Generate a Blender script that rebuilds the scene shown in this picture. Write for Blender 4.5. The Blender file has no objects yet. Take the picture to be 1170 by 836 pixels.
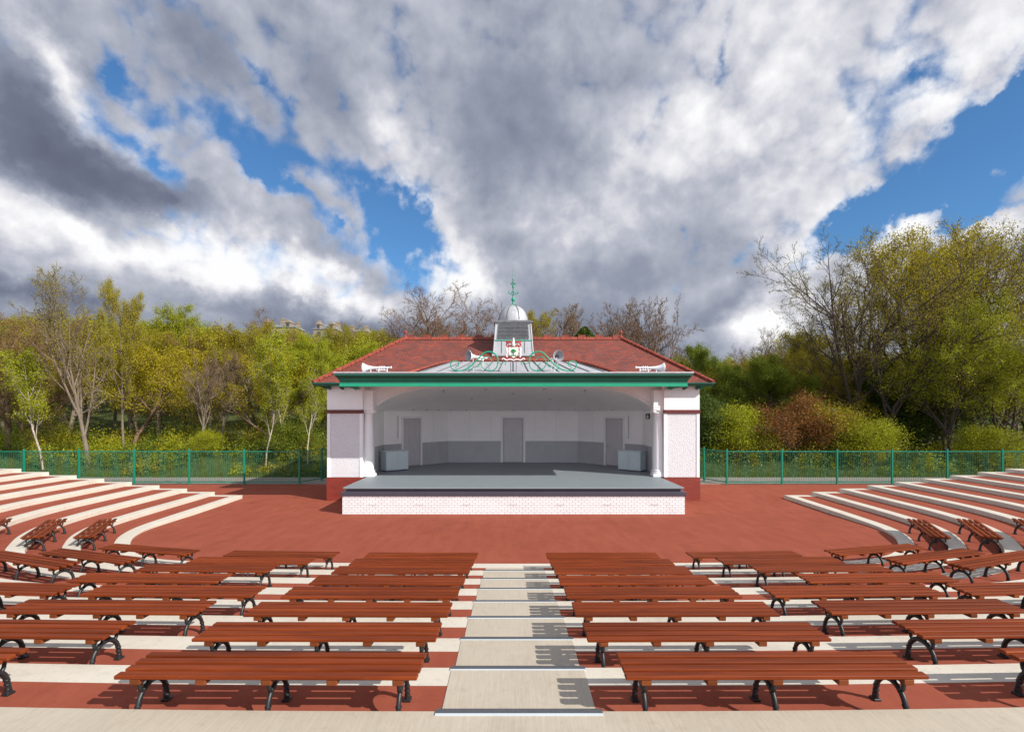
import bpy, math, random
import numpy as np
from mathutils import Vector, Matrix

R = math.radians
C = bpy.context.scene.collection
scene = bpy.context.scene

# ------------------------------------------------------------------ camera
CAMZ = 3.86
FPX = 600.0          # focal length in photo pixels (photo is 1170 wide)
HY = 472.0           # row of the horizon in the photo
cam_d = bpy.data.cameras.new('camera')
cam = bpy.data.objects.new('camera', cam_d)
C.objects.link(cam)
cam.location = (0, 0, CAMZ)
cam.rotation_euler = (R(90), 0, 0)
cam_d.sensor_fit = 'HORIZONTAL'
cam_d.sensor_width = 36
cam_d.lens = 36 * FPX / 1170
cam_d.shift_y = (HY - 418) / 1170
cam_d.clip_start = 0.1
cam_d.clip_end = 3000
scene.camera = cam

# ------------------------------------------------------------------ exposure
scene.view_settings.view_transform = 'Standard'
scene.view_settings.look = 'None'
scene.view_settings.exposure = 0.42
scene.view_settings.gamma = 1.0

# ------------------------------------------------------------------ sun
SUNV = Vector((1.25, -0.86, 1.0)).normalized()
SUN_EL = math.asin(SUNV.z)
SUN_AZ = math.atan2(SUNV.x, SUNV.y)
sd = bpy.data.lights.new('sun', 'SUN')
sd.energy = 4.4
sd.angle = R(0.5)
sd.color = (1.0, 0.95, 0.87)
so = bpy.data.objects.new('sun', sd)
C.objects.link(so)
so.rotation_euler = SUNV.to_track_quat('Z', 'Y').to_euler()

# ------------------------------------------------------------------ sky
SKY_STRENGTH = 0.1
world = bpy.data.worlds.new('World')
scene.world = world
world.use_nodes = True
wt = world.node_tree
wt.nodes.clear()
WN, WL = wt.nodes, wt.links


def wnode(t, **kw):
    n = WN.new(t)
    for k, v in kw.items():
        setattr(n, k, v)
    return n


def setin(n, i, v):
    if isinstance(v, bpy.types.NodeSocket):
        WL.new(v, n.inputs[i])
    else:
        n.inputs[i].default_value = v


def wm(op, a, b=0.0, c=0.0, clamp=False):
    n = wnode('ShaderNodeMath', operation=op, use_clamp=clamp)
    setin(n, 0, a); setin(n, 1, b); setin(n, 2, c)
    return n.outputs[0]


def wnoise(vec, scale, detail=8, rough=0.55, dist=0.0, w=0.0):
    n = wnode('ShaderNodeTexNoise', noise_dimensions='4D')
    WL.new(vec, n.inputs['Vector'])
    n.inputs['W'].default_value = w
    n.inputs['Scale'].default_value = scale
    n.inputs['Detail'].default_value = detail
    n.inputs['Roughness'].default_value = rough
    n.inputs['Distortion'].default_value = dist
    return n


tc = wnode('ShaderNodeTexCoord')
sep = wnode('ShaderNodeSeparateXYZ'); WL.new(tc.outputs['Generated'], sep.inputs[0])
dx, dy, dz = sep.outputs
az = wm('ARCTAN2', dx, dy)
el = wm('ARCSINE', dz)
# cloud layer: direction projected on a high plane, so clouds shrink towards the horizon
zz = wm('ADD', wm('MAXIMUM', dz, 0.0), 0.22)
pl = wnode('ShaderNodeCombineXYZ')
setin(pl, 0, wm('DIVIDE', dx, zz)); setin(pl, 1, wm('DIVIDE', dy, zz)); pl.inputs[2].default_value = 0.0
plane = pl.outputs[0]
sph = tc.outputs['Generated']
# warp of the coarse layout
wa = wnoise(sph, 3.2, 8, 0.62, 0.0, 1.7)
wb = wnoise(plane, 1.7, 5, 0.62, 0.0, 6.1)
ws = wnode('ShaderNodeSeparateColor'); WL.new(wa.outputs['Color'], ws.inputs[0])
ws2 = wnode('ShaderNodeSeparateColor'); WL.new(wb.outputs['Color'], ws2.inputs[0])
azw = wm('ADD', az, wm('ADD', wm('MULTIPLY', wm('SUBTRACT', ws.outputs[0], 0.5), 0.34),
                       wm('MULTIPLY', wm('SUBTRACT', ws2.outputs[0], 0.5), 0.05)))
elw = wm('ADD', wm('ADD', el, 0.042), wm('ADD', wm('MULTIPLY', wm('SUBTRACT', ws.outputs[1], 0.5), 0.24),
                       wm('MULTIPLY', wm('SUBTRACT', ws2.outputs[1], 0.5), 0.04)))
ae = wnode('ShaderNodeCombineXYZ'); setin(ae, 0, azw); setin(ae, 1, elw); ae.inputs[2].default_value = 0
AE = ae.outputs[0]


def blobs(lst):
    """sum of soft elliptical lobes of cloud (photo px centre, radii, tilt, weight) given as sky directions"""
    tot = None
    for (px, py, rx, ry, tilt, w) in lst:
        u, v = (px - 585) / FPX, (HY - py) / FPX
        a = math.atan(u); e = math.atan(v * math.cos(a))
        ca = math.cos(a); ce = math.cos(e)
        m = wnode('ShaderNodeMapping', vector_type='TEXTURE')
        WL.new(AE, m.inputs[0])
        m.inputs['Location'].default_value = (a, e, 0)
        m.inputs['Rotation'].default_value = (0, 0, R(tilt))
        m.inputs['Scale'].default_value = (max(.02, rx / FPX * ca ** 1.5), max(.02, ry / FPX * ca * ce ** 1.5), 1)
        g = wnode('ShaderNodeTexGradient', gradient_type='SPHERICAL')
        WL.new(m.outputs[0], g.inputs[0])
        tot = wm('MULTIPLY_ADD', g.outputs['Fac'], w, tot if tot is not None else 0.0)
    return tot


# where blue sky opens between the clouds
holes = [(158, 82, 80, 24, -45, .9), (165, 155, 60, 28, -35, .8), (275, 45, 110, 30, -42, .85), (325, 110, 50, 20, -40, .3),
         (290, 160, 75, 36, -30, .95), (405, 98, 22, 42, 20, .8), (425, 180, 80, 36, -25, .95),
         (470, 255, 84, 48, -40, 1.45), (350, 165, 60, 22, -30, .7), (205, 115, 50, 14, -45, .3), (425, 215, 60, 22, -20, .6), (388, 238, 46, 20, -30, .7), (335, 200, 70, 16, -30, .55), (450, 140, 24, 18, 0, .5),
         (1090, 150, 170, 72, 33, 2.4), (975, 235, 62, 44, 50, 1.5), (1175, 100, 110, 70, 20, 1.6), (1140, 200, 120, 24, 20, .9), (1080, 200, 50, 50, 60, .8),
         (914, 290, 46, 10, 35, .9), (862, 10, 60, 22, 70, .8), (1035, 58, 46, 22, 20, .55), (1165, 45, 60, 26, 30, .7),
         (10, 320, 70, 13, -10, .8), (480, 20, 60, 20, -60, .3)]
fills = [(1030, 232, 52, 44, 8, -1.9), (1150, 235, 90, 32, 18, -2.2), (1060, 205, 20, 26, 8, -1.0), (1120, 158, 34, 9, 15, -1.3), (700, 380, 520, 80, 0, -1.0),
         (200, 350, 420, 70, 0, -1.0), (1000, 300, 240, 36, 0, -.9), (830, 150, 150, 130, 45, -.5), (620, 180, 170, 180, 0, -.8), (60, 160, 160, 60, -35, -.5), (20, 60, 100, 60, -40, -.3)]
hole = blobs(holes + fills)
def puffs(vec):
    """rounded cauliflower cloud heads: billow noise in three octaves"""
    tot = None
    for sc_i, am, w in ((6.5, .5, 4.0), (14.0, .28, 7.0), (31.0, .16, 2.0)):
        f = wnoise(vec, sc_i, 0.6, 0.5, 0.0, w).outputs['Fac']
        a = wm('MULTIPLY', wm('ABSOLUTE', wm('SUBTRACT', f, 0.5)), am * 4.4)
        tot = a if tot is None else wm('ADD', tot, a)
    return tot


nA = wnoise(plane, 1.6, 7, 0.6, 0.0, 3.0).outputs['Fac']
nB = wnoise(sph, 8.0, 7, 0.62, 0.0, 9.0).outputs['Fac']
pf = puffs(sph)
nn = wm('ADD', wm('ADD', wm('MULTIPLY', nA, 0.25), wm('MULTIPLY', nB, 0.45)), wm('MULTIPLY', pf, 0.30))
nn = wm('SUBTRACT', nn, -0.03)
cover = wm('SUBTRACT', wm('ADD', wm('MULTIPLY', wm('SUBTRACT', nn, 0.5), 4.4), 0.50), hole)
mr = wnode('ShaderNodeMapRange', interpolation_type='SMOOTHSTEP')
setin(mr, 0, cover); mr.inputs[1].default_value = -0.42; mr.inputs[2].default_value = 0.34
mask = mr.outputs[0]
# light and dark clouds
tones = [(90, 250, 220, 52, -8, .55), (290, 275, 210, 54, -16, .58), (400, 305, 120, 34, -10, .4), (455, 130, 40, 70, 30, .25), (480, 205, 50, 60, 30, .3), (522, 290, 46, 66, 30, .6),
         (60, 50, 170, 44, -48, .5), (640, 235, 80, 50, 0, .25), (170, 130, 60, 30, -40, .15),
         (862, 350, 100, 44, 24, .5), (910, 270, 120, 44, 50, .4), (1035, 225, 80, 50, 0, .6), (1150, 222, 80, 30, 10, .45),
         (830, 90, 240, 110, 30, .28), (960, 110, 220, 70, 35, .3), (1110, 30, 180, 60, 30, .35), (620, 30, 200, 50, 0, .12),
         (60, 150, 190, 66, -32, -.78), (190, 205, 110, 34, -18, -.65), (20, 310, 130, 20, -12, -.6),
         (230, 378, 340, 44, 0, -.60), (410, 352, 150, 34, -8, -.45), (600, 365, 260, 60, 0, -.45), (790, 392, 200, 36, 4, -.45), (820, 330, 130, 30, 10, -.2),
         (600, 130, 150, 110, -50, -.22), (720, 290, 190, 60, 10, -.22), (380, 60, 170, 50, -42, -.16), (250, 40, 150, 50, -42, -.18), (660, 60, 200, 60, 0, -.05),
         (1130, 250, 90, 12, 5, -.4), (250, 325, 120, 20, -10, -.15), (900, 330, 50, 14, 30, .2)]
tone = wm('MULTIPLY', blobs(tones), 0.78)
nC = wnoise(sph, 3.0, 6, 0.55, 0.0, 12.0).outputs['Fac']
nD = wnoise(sph, 7.0, 6, 0.6, 0.0, 19.0).outputs['Fac']
# self-shading of the billows: density difference towards the sun
offv = wnode('ShaderNodeVectorMath', operation='ADD'); WL.new(sph, offv.inputs[0]); offv.inputs[1].default_value = (.018, 0, .024)
nB2 = wnoise(offv.outputs[0], 8.0, 7, 0.62, 0.0, 9.0).outputs['Fac']
pf2 = puffs(offv.outputs[0])
bill = wm('ADD', wm('MULTIPLY', wm('SUBTRACT', nB, nB2), 0.8), wm('MULTIPLY', wm('SUBTRACT', pf, pf2), 0.45))
amp = wm('MINIMUM', wm('MAXIMUM', wm('ADD', wm('MULTIPLY', wm('ADD', tone, wm('SUBTRACT', 1.0, mask)), 1.3), 0.45), 0.3), 1.0)
bright = wm('ADD', wm('ADD', wm('ADD', 0.645, tone), wm('MULTIPLY', bill, amp)),
            wm('ADD', wm('MULTIPLY', wm('SUBTRACT', nC, 0.5), 0.6), wm('MULTIPLY', wm('SUBTRACT', nD, 0.5), 0.5)))
edge = wm('MULTIPLY', wm('SUBTRACT', 1.0, mask), 0.18)
bright = wm('ADD', bright, edge)
cr = wnode('ShaderNodeValToRGB')
WL.new(bright, cr.inputs[0])
el_ = cr.color_ramp.elements
el_[0].position = 0.0; el_[0].color = (.095, .105, .150, 1)
el_[1].position = 1.0; el_[1].color = (.74, .74, .75, 1)
for p, c in ((.25, (.125, .142, .20, 1)), (.5, (.225, .25, .315, 1)), (.70, (.385, .40, .46, 1)), (.87, (.60, .60, .63, 1))):
    e = el_.new(p); e.color = c
# low clouds behind the camera are brightened as added fill for the stage interior
rear_sky = wm('POWER', wm('MAXIMUM', wm('MULTIPLY', dy, -1.0), 0.0), 1.5)
fill_gain = wm('ADD', 1.0, wm('MULTIPLY', wm('MULTIPLY', rear_sky, wm('SUBTRACT', 1.0, wm('MAXIMUM', dz, 0.0))), 2.2))
sky = wnode('ShaderNodeTexSky', sky_type='NISHITA')
sky.sun_disc = False
sky.sun_elevation = SUN_EL
sky.sun_rotation = SUN_AZ
sky.air_density = 1.0; sky.dust_density = 0.3; sky.ozone_density = 2.5
tint = wnode('ShaderNodeMix', data_type='RGBA', blend_type='MULTIPLY')
tint.inputs[0].default_value = 1
WL.new(sky.outputs[0], tint.inputs[6]); tint.inputs[7].default_value = (.50, .80, 1.02, 1)
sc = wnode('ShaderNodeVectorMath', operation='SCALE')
WL.new(cr.outputs[0], sc.inputs[0]); setin(sc, 'Scale', wm('MULTIPLY', fill_gain, 1.0 / SKY_STRENGTH))
mx = wnode('ShaderNodeMix', data_type='RGBA')
WL.new(mask, mx.inputs[0]); WL.new(tint.outputs[2], mx.inputs[6]); WL.new(sc.outputs[0], mx.inputs[7])
bg = wnode('ShaderNodeBackground'); bg.inputs[1].default_value = SKY_STRENGTH
WL.new(mx.outputs[2], bg.inputs[0])
wo = wnode('ShaderNodeOutputWorld'); WL.new(bg.outputs[0], wo.inputs[0])
world.cycles.sampling_method = 'MANUAL'
world.cycles.sample_map_resolution = 512

# ------------------------------------------------------------------ materials
class NT:
    def __init__(s, name):
        s.m = bpy.data.materials.new(name)
        s.m.use_nodes = True
        s.t = s.m.node_tree
        s.t.nodes.clear()
        s.bsdf = s.n('ShaderNodeBsdfPrincipled')
        s.out = s.n('ShaderNodeOutputMaterial')
        s.l(s.bsdf.outputs[0], s.out.inputs[0])

    def n(s, t, **kw):
        n = s.t.nodes.new(t)
        for k, v in kw.items():
            setattr(n, k, v)
        return n

    def l(s, a, b):
        s.t.links.new(a, b)

    def coord(s, kind='Object'):
        return s.n('ShaderNodeTexCoord').outputs[kind]

    def noise(s, vec, scale, detail=6, rough=.6, dist=0):
        n = s.n('ShaderNodeTexNoise')
        s.l(vec, n.inputs['Vector'])
        n.inputs['Scale'].default_value = scale
        n.inputs['Detail'].default_value = detail
        n.inputs['Roughness'].default_value = rough
        n.inputs['Distortion'].default_value = dist
        return n.outputs['Fac']

    def ramp(s, fac, stops):
        n = s.n('ShaderNodeValToRGB')
        s.l(fac, n.inputs[0])
        e = n.color_ramp.elements
        e[0].position, e[0].color = stops[0][0], (*stops[0][1], 1)
        e[1].position, e[1].color = stops[-1][0], (*stops[-1][1], 1)
        for p, c in stops[1:-1]:
            x = e.new(p); x.color = (*c, 1)
        return n.outputs[0]

    def mix(s, f, a, b, mode='MIX'):
        n = s.n('ShaderNodeMix', data_type='RGBA', blend_type=mode)
        for i, v in ((0, f), (6, a), (7, b)):
            if isinstance(v, bpy.types.NodeSocket):
                s.l(v, n.inputs[i])
            elif i == 0:
                n.inputs[0].default_value = v
            else:
                n.inputs[i].default_value = (*v, 1)
        return n.outputs[2]

    def mapping(s, vec, scale=(1, 1, 1), rot=(0, 0, 0)):
        n = s.n('ShaderNodeMapping')
        s.l(vec, n.inputs[0])
        n.inputs['Scale'].default_value = scale
        n.inputs['Rotation'].default_value = rot
        return n.outputs[0]

    def bump(s, h, strength=.3, dist=.01):
        n = s.n('ShaderNodeBump')
        n.inputs['Strength'].default_value = strength
        n.inputs['Distance'].default_value = dist
        s.l(h, n.inputs['Height'])
        s.l(n.outputs[0], s.bsdf.inputs['Normal'])

    def col(s, c):
        if isinstance(c, bpy.types.NodeSocket):
            s.l(c, s.bsdf.inputs['Base Color'])
        else:
            s.bsdf.inputs['Base Color'].default_value = (*c, 1)

    def rough(s, v):
        s.bsdf.inputs['Roughness'].default_value = v
        return s


def sc3(c, k):
    return tuple(min(1, x * k) for x in c)


def paint(name, c, rough=.5, var=.12, scale=2.0, bump=0.0, metallic=0.0):
    k = NT(name)
    co = k.coord()
    f = k.noise(co, scale, 8, .65)
    k.col(k.ramp(f, [(.3, sc3(c, 1 - var)), (.7, sc3(c, 1 + var))]))
    k.rough(rough)
    k.bsdf.inputs['Metallic'].default_value = metallic
    if bump:
        k.bump(k.noise(co, 60, 4), bump, .004)
    return k.m


M = {}
# red rubber crumb surface
k = NT('red_surface')
co = k.coord()
f1 = k.noise(co, .35, 8, .65)
f2 = k.noise(co, 260, 3, .7)
f3 = k.noise(k.mapping(co, (2.5, .6, 1)), 1.2, 6, .6)
base = k.ramp(f1, [(.3, (.275, .064, .036)), (.7, (.33, .086, .050))])
base = k.mix(.35, base, k.ramp(f2, [(.3, (.12, .02, .012)), (.7, (.42, .13, .08))]))
base = k.mix(.22, base, k.ramp(f3, [(.35, (.19, .042, .026)), (.65, (.38, .11, .065))]))
# seams of the laid sheets and faint scuffs
co2 = k.n('ShaderNodeTexVoronoi'); k.l(co, co2.inputs['Vector']); co2.inputs['Scale'].default_value = .9
st = k.noise(co, 3.0, 10, .75, .6)
base = k.mix(k.ramp(st, [(.58, (0, 0, 0)), (.75, (.35, .35, .35))]), base, (.36, .13, .085))
st2 = k.noise(co, .55, 12, .8, 1.2)
base = k.mix(k.ramp(st2, [(.54, (0, 0, 0)), (.68, (.5, .5, .5))]), base, (.155, .036, .022))
gr_ = k.noise(co, 45, 3, .6)
base = k.mix(k.ramp(gr_, [(.66, (0, 0, 0)), (.74, (.55, .55, .55))]), base, (.10, .045, .03))
k.bsdf.inputs['Specular IOR Level'].default_value = .12
k.col(base); k.rough(.9); k.bump(f2, .4, .004); M['red'] = k.m


def concrete(name, lo, hi, broom=False, rot=0):
    k = NT(name)
    co = k.coord()
    f1 = k.noise(co, 1.1, 10, .7)
    f2 = k.noise(co, 120, 4, .7)
    f4 = k.noise(co, 9, 8, .75, .4)
    b = k.ramp(f1, [(.3, lo), (.7, hi)])
    b = k.mix(.25, b, k.ramp(f2, [(.3, sc3(lo, .7)), (.7, sc3(hi, 1.15))]))
    b = k.mix(k.ramp(f4, [(.53, (0, 0, 0)), (.70, (.5, .5, .5))]), b, sc3(lo, .66))
    f5 = k.noise(co, .45, 10, .8, .8)
    b = k.mix(k.ramp(f5, [(.52, (0, 0, 0)), (.66, (.5, .5, .5))]), b, sc3(lo, .78))
    if broom:
        f3 = k.noise(k.mapping(co, (60, 2.5, 1), (0, 0, rot)), 1.0, 5, .7)
        b = k.mix(.28, b, k.ramp(f3, [(.3, sc3(lo, .72)), (.7, sc3(hi, 1.15))]))
        k.bump(f3, .35, .004)
    else:
        k.bump(f2, .25, .003)
    k.col(b); k.rough(.85)
    return k.m


M['concrete'] = concrete('pale_concrete', (.56, .51, .43), (.66, .61, .52))
M['concrete_broom'] = concrete('brushed_concrete', (.43, .37, .29), (.51, .445, .355), True, R(3))
M['nosing_dark'] = paint('dark_grit_strip', (.075, .08, .09), .7, .2, 40)
M['nosing_light'] = paint('pale_edge_strip', (.55, .62, .66), .5, .05)
# bench wood
for nm, lo, hi in (('wood', (.10, .0165, .004), (.225, .043, .009)), ('wood_batten', (.13, .034, .010), (.20, .055, .018))):
    k = NT('stained_' + nm)
    co = k.coord()
    oi = k.n('ShaderNodeObjectInfo')
    va = k.n('ShaderNodeVectorMath', operation='ADD'); k.l(co, va.inputs[0]); k.l(oi.outputs['Random'], va.inputs[1])
    g = k.noise(k.mapping(va.outputs[0], (.8, 30, 30)), 1.6, 6, .55, .5)
    g2 = k.noise(k.mapping(va.outputs[0], (.5, 5, 5)), 1.3, 4, .6)
    b = k.ramp(g, [(.28, lo), (.72, hi)])
    b = k.mix(.4, b, k.ramp(g2, [(.35, sc3(lo, .8)), (.65, sc3(hi, 1.25))]))
    sp_ = k.noise(k.mapping(va.outputs[0], (3, 14, 14)), 2.2, 8, .8, .3)
    b = k.mix(k.ramp(sp_, [(.60, (0, 0, 0)), (.74, (.35, .35, .35))]), b, (.34, .105, .032))
    hs = k.n('ShaderNodeHueSaturation'); k.l(b, hs.inputs['Color'])
    mrn = k.n('ShaderNodeMapRange'); k.l(oi.outputs['Random'], mrn.inputs[0])
    mrn.inputs[3].default_value = .82; mrn.inputs[4].default_value = 1.18
    k.l(mrn.outputs[0], hs.inputs['Value'])
    k.col(hs.outputs[0]); k.rough(.5); k.bump(g, .15, .003)
    k.bsdf.inputs['Specular IOR Level'].default_value = .15
    M[nm] = k.m
M['iron'] = paint('black_cast_iron', (.014, .015, .017), .45, .3, 30)
M['green'] = paint('bright_green_paint', (.005, .30, .16), .4, .08)
M['green_dark'] = paint('dark_green_paint', (.004, .095, .062), .38, .12)
M['bar_green'] = paint('fence_bar_green', (.006, .15, .10), .45, .15)
M['fence_green'] = paint('fence_green_paint', (.004, .20, .125), .4, .1)
M['white'] = paint('white_paint', (.84, .83, .83), .55, .035, 1.5)
M['white_in'] = paint('interior_white_paint', (.90, .885, .875), .6, .04, 1.2)
M['frame_white'] = paint('white_gloss', (.82, .81, .80), .4, .02)
M['door'] = paint('grey_door_paint', (.56, .54, .55), .45, .05)
M['dado'] = paint('grey_dado_paint', (.44, .44, .455), .5, .06)
M['locker'] = paint('pale_blue_grey_metal', (.52, .60, .62), .45, .05)
M['red_band'] = paint('dark_red_paint', (.12, .012, .010), .5, .15)
M['metal'] = paint('brushed_metal', (.55, .56, .58), .35, .1, 8, metallic=.8)
M['black'] = paint('black_plastic', (.02, .02, .022), .5, .2)
M['gold'] = paint('gilt', (.55, .33, .08), .35, .1, metallic=.6)
M['crimson'] = paint('crimson_paint', (.42, .02, .025), .45, .1)
M['leafpaint'] = paint('leaf_green_paint', (.02, .25, .06), .45, .1)
M['horn'] = paint('white_horn_enamel', (.66, .67, .70), .25, .06, 5)
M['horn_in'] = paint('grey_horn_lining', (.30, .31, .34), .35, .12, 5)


def uvbrick(name, c1, c2, mortar, bw, bh, ms, off=.5, rough=.6, var=.0, bumps=.4, dirt=0.0):
    k = NT(name)
    uv = k.coord('UV')
    br = k.n('ShaderNodeTexBrick')
    k.l(uv, br.inputs['Vector'])
    br.offset = off
    br.inputs['Color1'].default_value = (*c1, 1); br.inputs['Color2'].default_value = (*c2, 1)
    br.inputs['Mortar'].default_value = (*mortar, 1)
    br.inputs['Scale'].default_value = 1.0
    br.inputs['Brick Width'].default_value = bw; br.inputs['Row Height'].default_value = bh
    br.inputs['Mortar Size'].default_value = ms
    br.inputs['Mortar Smooth'].default_value = .2
    br.inputs['Bias'].default_value = 0.0
    b = br.outputs['Color']
    if var:
        f = k.noise(uv, 1.1, 9, .75, .5)
        b = k.mix(1.0, b, k.ramp(f, [(.28, (1 - var,) * 3), (.72, (1 + var,) * 3)]), 'MULTIPLY')
    if dirt:
        f = k.noise(k.mapping(uv, (1.2, 3.5, 1)), 1.7, 9, .8, .3)
        b = k.mix(k.ramp(f, [(.46, (0, 0, 0)), (.68, (dirt,) * 3)]), b, (.075, .045, .042))
        f = k.noise(uv, 9, 6, .8, .3)
        b = k.mix(k.ramp(f, [(.62, (0, 0, 0)), (.74, (.45,) * 3)]), b, (.33, .22, .17))
    k.col(b); k.rough(rough)
    inv = k.n('ShaderNodeMath', operation='SUBTRACT'); inv.inputs[0].default_value = 1
    k.l(br.outputs['Fac'], inv.inputs[1])
    k.bump(inv.outputs[0], bumps, .01)
    return k.m


M['white_brick'] = uvbrick('white_glazed_brick', (.84, .83, .83), (.77, .76, .765), (.43, .41, .42), .225, .088, .010, .5, .35, .08)
M['red_brick'] = uvbrick('red_painted_brick', (.24, .033, .018), (.19, .024, .014), (.12, .015, .01), .24, .085, .006, .5, .5, .12)
M['tile'] = uvbrick('clay_roof_tile', (.28, .052, .027), (.165, .044, .032), (.05, .014, .012), .21, .135, .010, .5, .75, .40, .8, .85)
M['tile_new'] = uvbrick('bright_clay_tile', (.33, .060, .029), (.23, .042, .025), (.09, .02, .015), .3, .16, .012, 0, .7, .15, .6)
# roughcast
k = NT('white_roughcast'); co = k.coord()
f = k.noise(co, 26, 5, .7); vz = k.n('ShaderNodeTexVoronoi'); k.l(co, vz.inputs['Vector']); vz.inputs['Scale'].default_value = 30
k.col(k.ramp(f, [(.3, (.60, .60, .63)), (.7, (.76, .755, .77))])); k.rough(.85); k.bump(vz.outputs['Distance'], .9, .02)
M['roughcast'] = k.m
# lead
k = NT('lead_sheet'); co = k.coord()
f = k.noise(co, 1.6, 8, .7, .5); f2 = k.noise(k.mapping(co, (6, 6, .8)), 1.5, 6, .7)
b = k.mix(.5, k.ramp(f, [(.3, (.33, .34, .37)), (.7, (.50, .51, .54))]), k.ramp(f2, [(.3, (.27, .28, .30)), (.7, (.56, .57, .59))]))
k.col(b); k.rough(.55); k.bsdf.inputs['Metallic'].default_value = .1
M['lead'] = k.m
k = NT('lead_dark'); co = k.coord()
f = k.noise(co, 4, 8, .7, .5)
k.col(k.ramp(f, [(.3, (.11, .115, .125)), (.7, (.22, .225, .24))])); k.rough(.55); k.bsdf.inputs['Metallic'].default_value = .2
M['lead_dark'] = k.m
# stage deck
k = NT('grey_deck_paint'); co = k.coord()
f = k.noise(k.mapping(co, (1, 3, 1)), 1.5, 8, .7)
w = k.n('ShaderNodeTexWave', wave_type='BANDS', bands_direction='Y'); k.l(co, w.inputs[0]); w.inputs['Scale'].default_value = 1.2
b = k.ramp(f, [(.3, (.19, .225, .245)), (.7, (.225, .262, .285))])
k.col(b); k.rough(.55); M['deck'] = k.m
M['slate_paint'] = paint('dark_grey_coping_paint', (.055, .05, .07), .5, .1)
# ground
k = NT('grassy_ground'); co = k.coord()
f = k.noise(co, .35, 8, .7); f2 = k.noise(co, 14, 6, .7)
b = k.ramp(f, [(.35, (.045, .060, .012)), (.55, (.075, .10, .018)), (.7, (.10, .085, .035))])
b = k.mix(.4, b, k.ramp(f2, [(.3, (.02, .03, .008)), (.7, (.13, .17, .03))]))
k.col(b); k.rough(.95); k.bump(f2, .8, .08); M['ground'] = k.m
k = NT('pale_path'); co = k.coord()
f = k.noise(co, .8, 8, .7); f2 = k.noise(co, 60, 4, .7)
b = k.mix(.4, k.ramp(f, [(.3, (.20, .18, .15)), (.7, (.29, .265, .22))]), k.ramp(f2, [(.3, (.12, .11, .1)), (.7, (.36, .33, .29))]))
k.col(b); k.rough(.9); k.bump(f2, .3, .01); M['path'] = k.m


def leafmat(name, c, var=.35, trans=.35):
    k = NT(name)
    co = k.coord()
    f = k.noise(co, .9, 5, .7)
    f2 = k.noise(co, 11, 3, .7)
    b = k.mix(.5, k.ramp(f, [(.3, sc3(c, 1 - var)), (.7, sc3(c, 1 + var))]),
              k.ramp(f2, [(.3, sc3(c, .5)), (.7, sc3((c[0] * 1.15, c[1] * 1.05, c[2]), 1.5))]))
    k.col(b); k.rough(.6)
    k.bsdf.inputs['Specular IOR Level'].default_value = .25
    tr = k.n('ShaderNodeBsdfTranslucent'); k.l(b, tr.inputs[0])
    ms = k.n('ShaderNodeMixShader'); ms.inputs[0].default_value = trans
    k.l(k.bsdf.outputs[0], ms.inputs[1]); k.l(tr.outputs[0], ms.inputs[2]); k.l(ms.outputs[0], k.out.inputs[0])
    return k.m


LEAF = {'olive': leafmat('olive_leaf', (.30, .265, .016)), 'lime': leafmat('lime_leaf', (.30, .33, .014)),
        'green': leafmat('green_leaf', (.175, .225, .020)), 'dark': leafmat('dark_leaf', (.075, .115, .018)),
        'copper': leafmat('copper_leaf', (.24, .105, .028)), 'brown': leafmat('brown_bud', (.22, .13, .045)),
        'yellow': leafmat('yellow_leaf', (.36, .31, .014)), 'grey': leafmat('grey_bud', (.19, .155, .11)),
        'grass': leafmat('grass_blade', (.10, .145, .015))}


def barkmat(name, c):
    k = NT(name)
    co = k.coord()
    f = k.noise(k.mapping(co, (6, 6, 1.2)), 2.2, 7, .7)
    k.col(k.ramp(f, [(.3, sc3(c, .45)), (.7, sc3(c, 1.4))])); k.rough(.9)
    return k.m


BARK = {'grey': barkmat('grey_bark', (.20, .155, .115)), 'dark': barkmat('dark_bark', (.075, .055, .042)),
        'birch': barkmat('birch_bark', (.42, .36, .29)), 'brown': barkmat('brown_bark', (.19, .115, .072))}
M['stone'] = paint('sandstone', (.27, .215, .155), .8, .2, .5)
M['slate'] = paint('slate_roof', (.20, .21, .24), .6, .2, .5)
M['window'] = paint('dark_window_glass', (.03, .035, .045), .15, .1)

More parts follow.
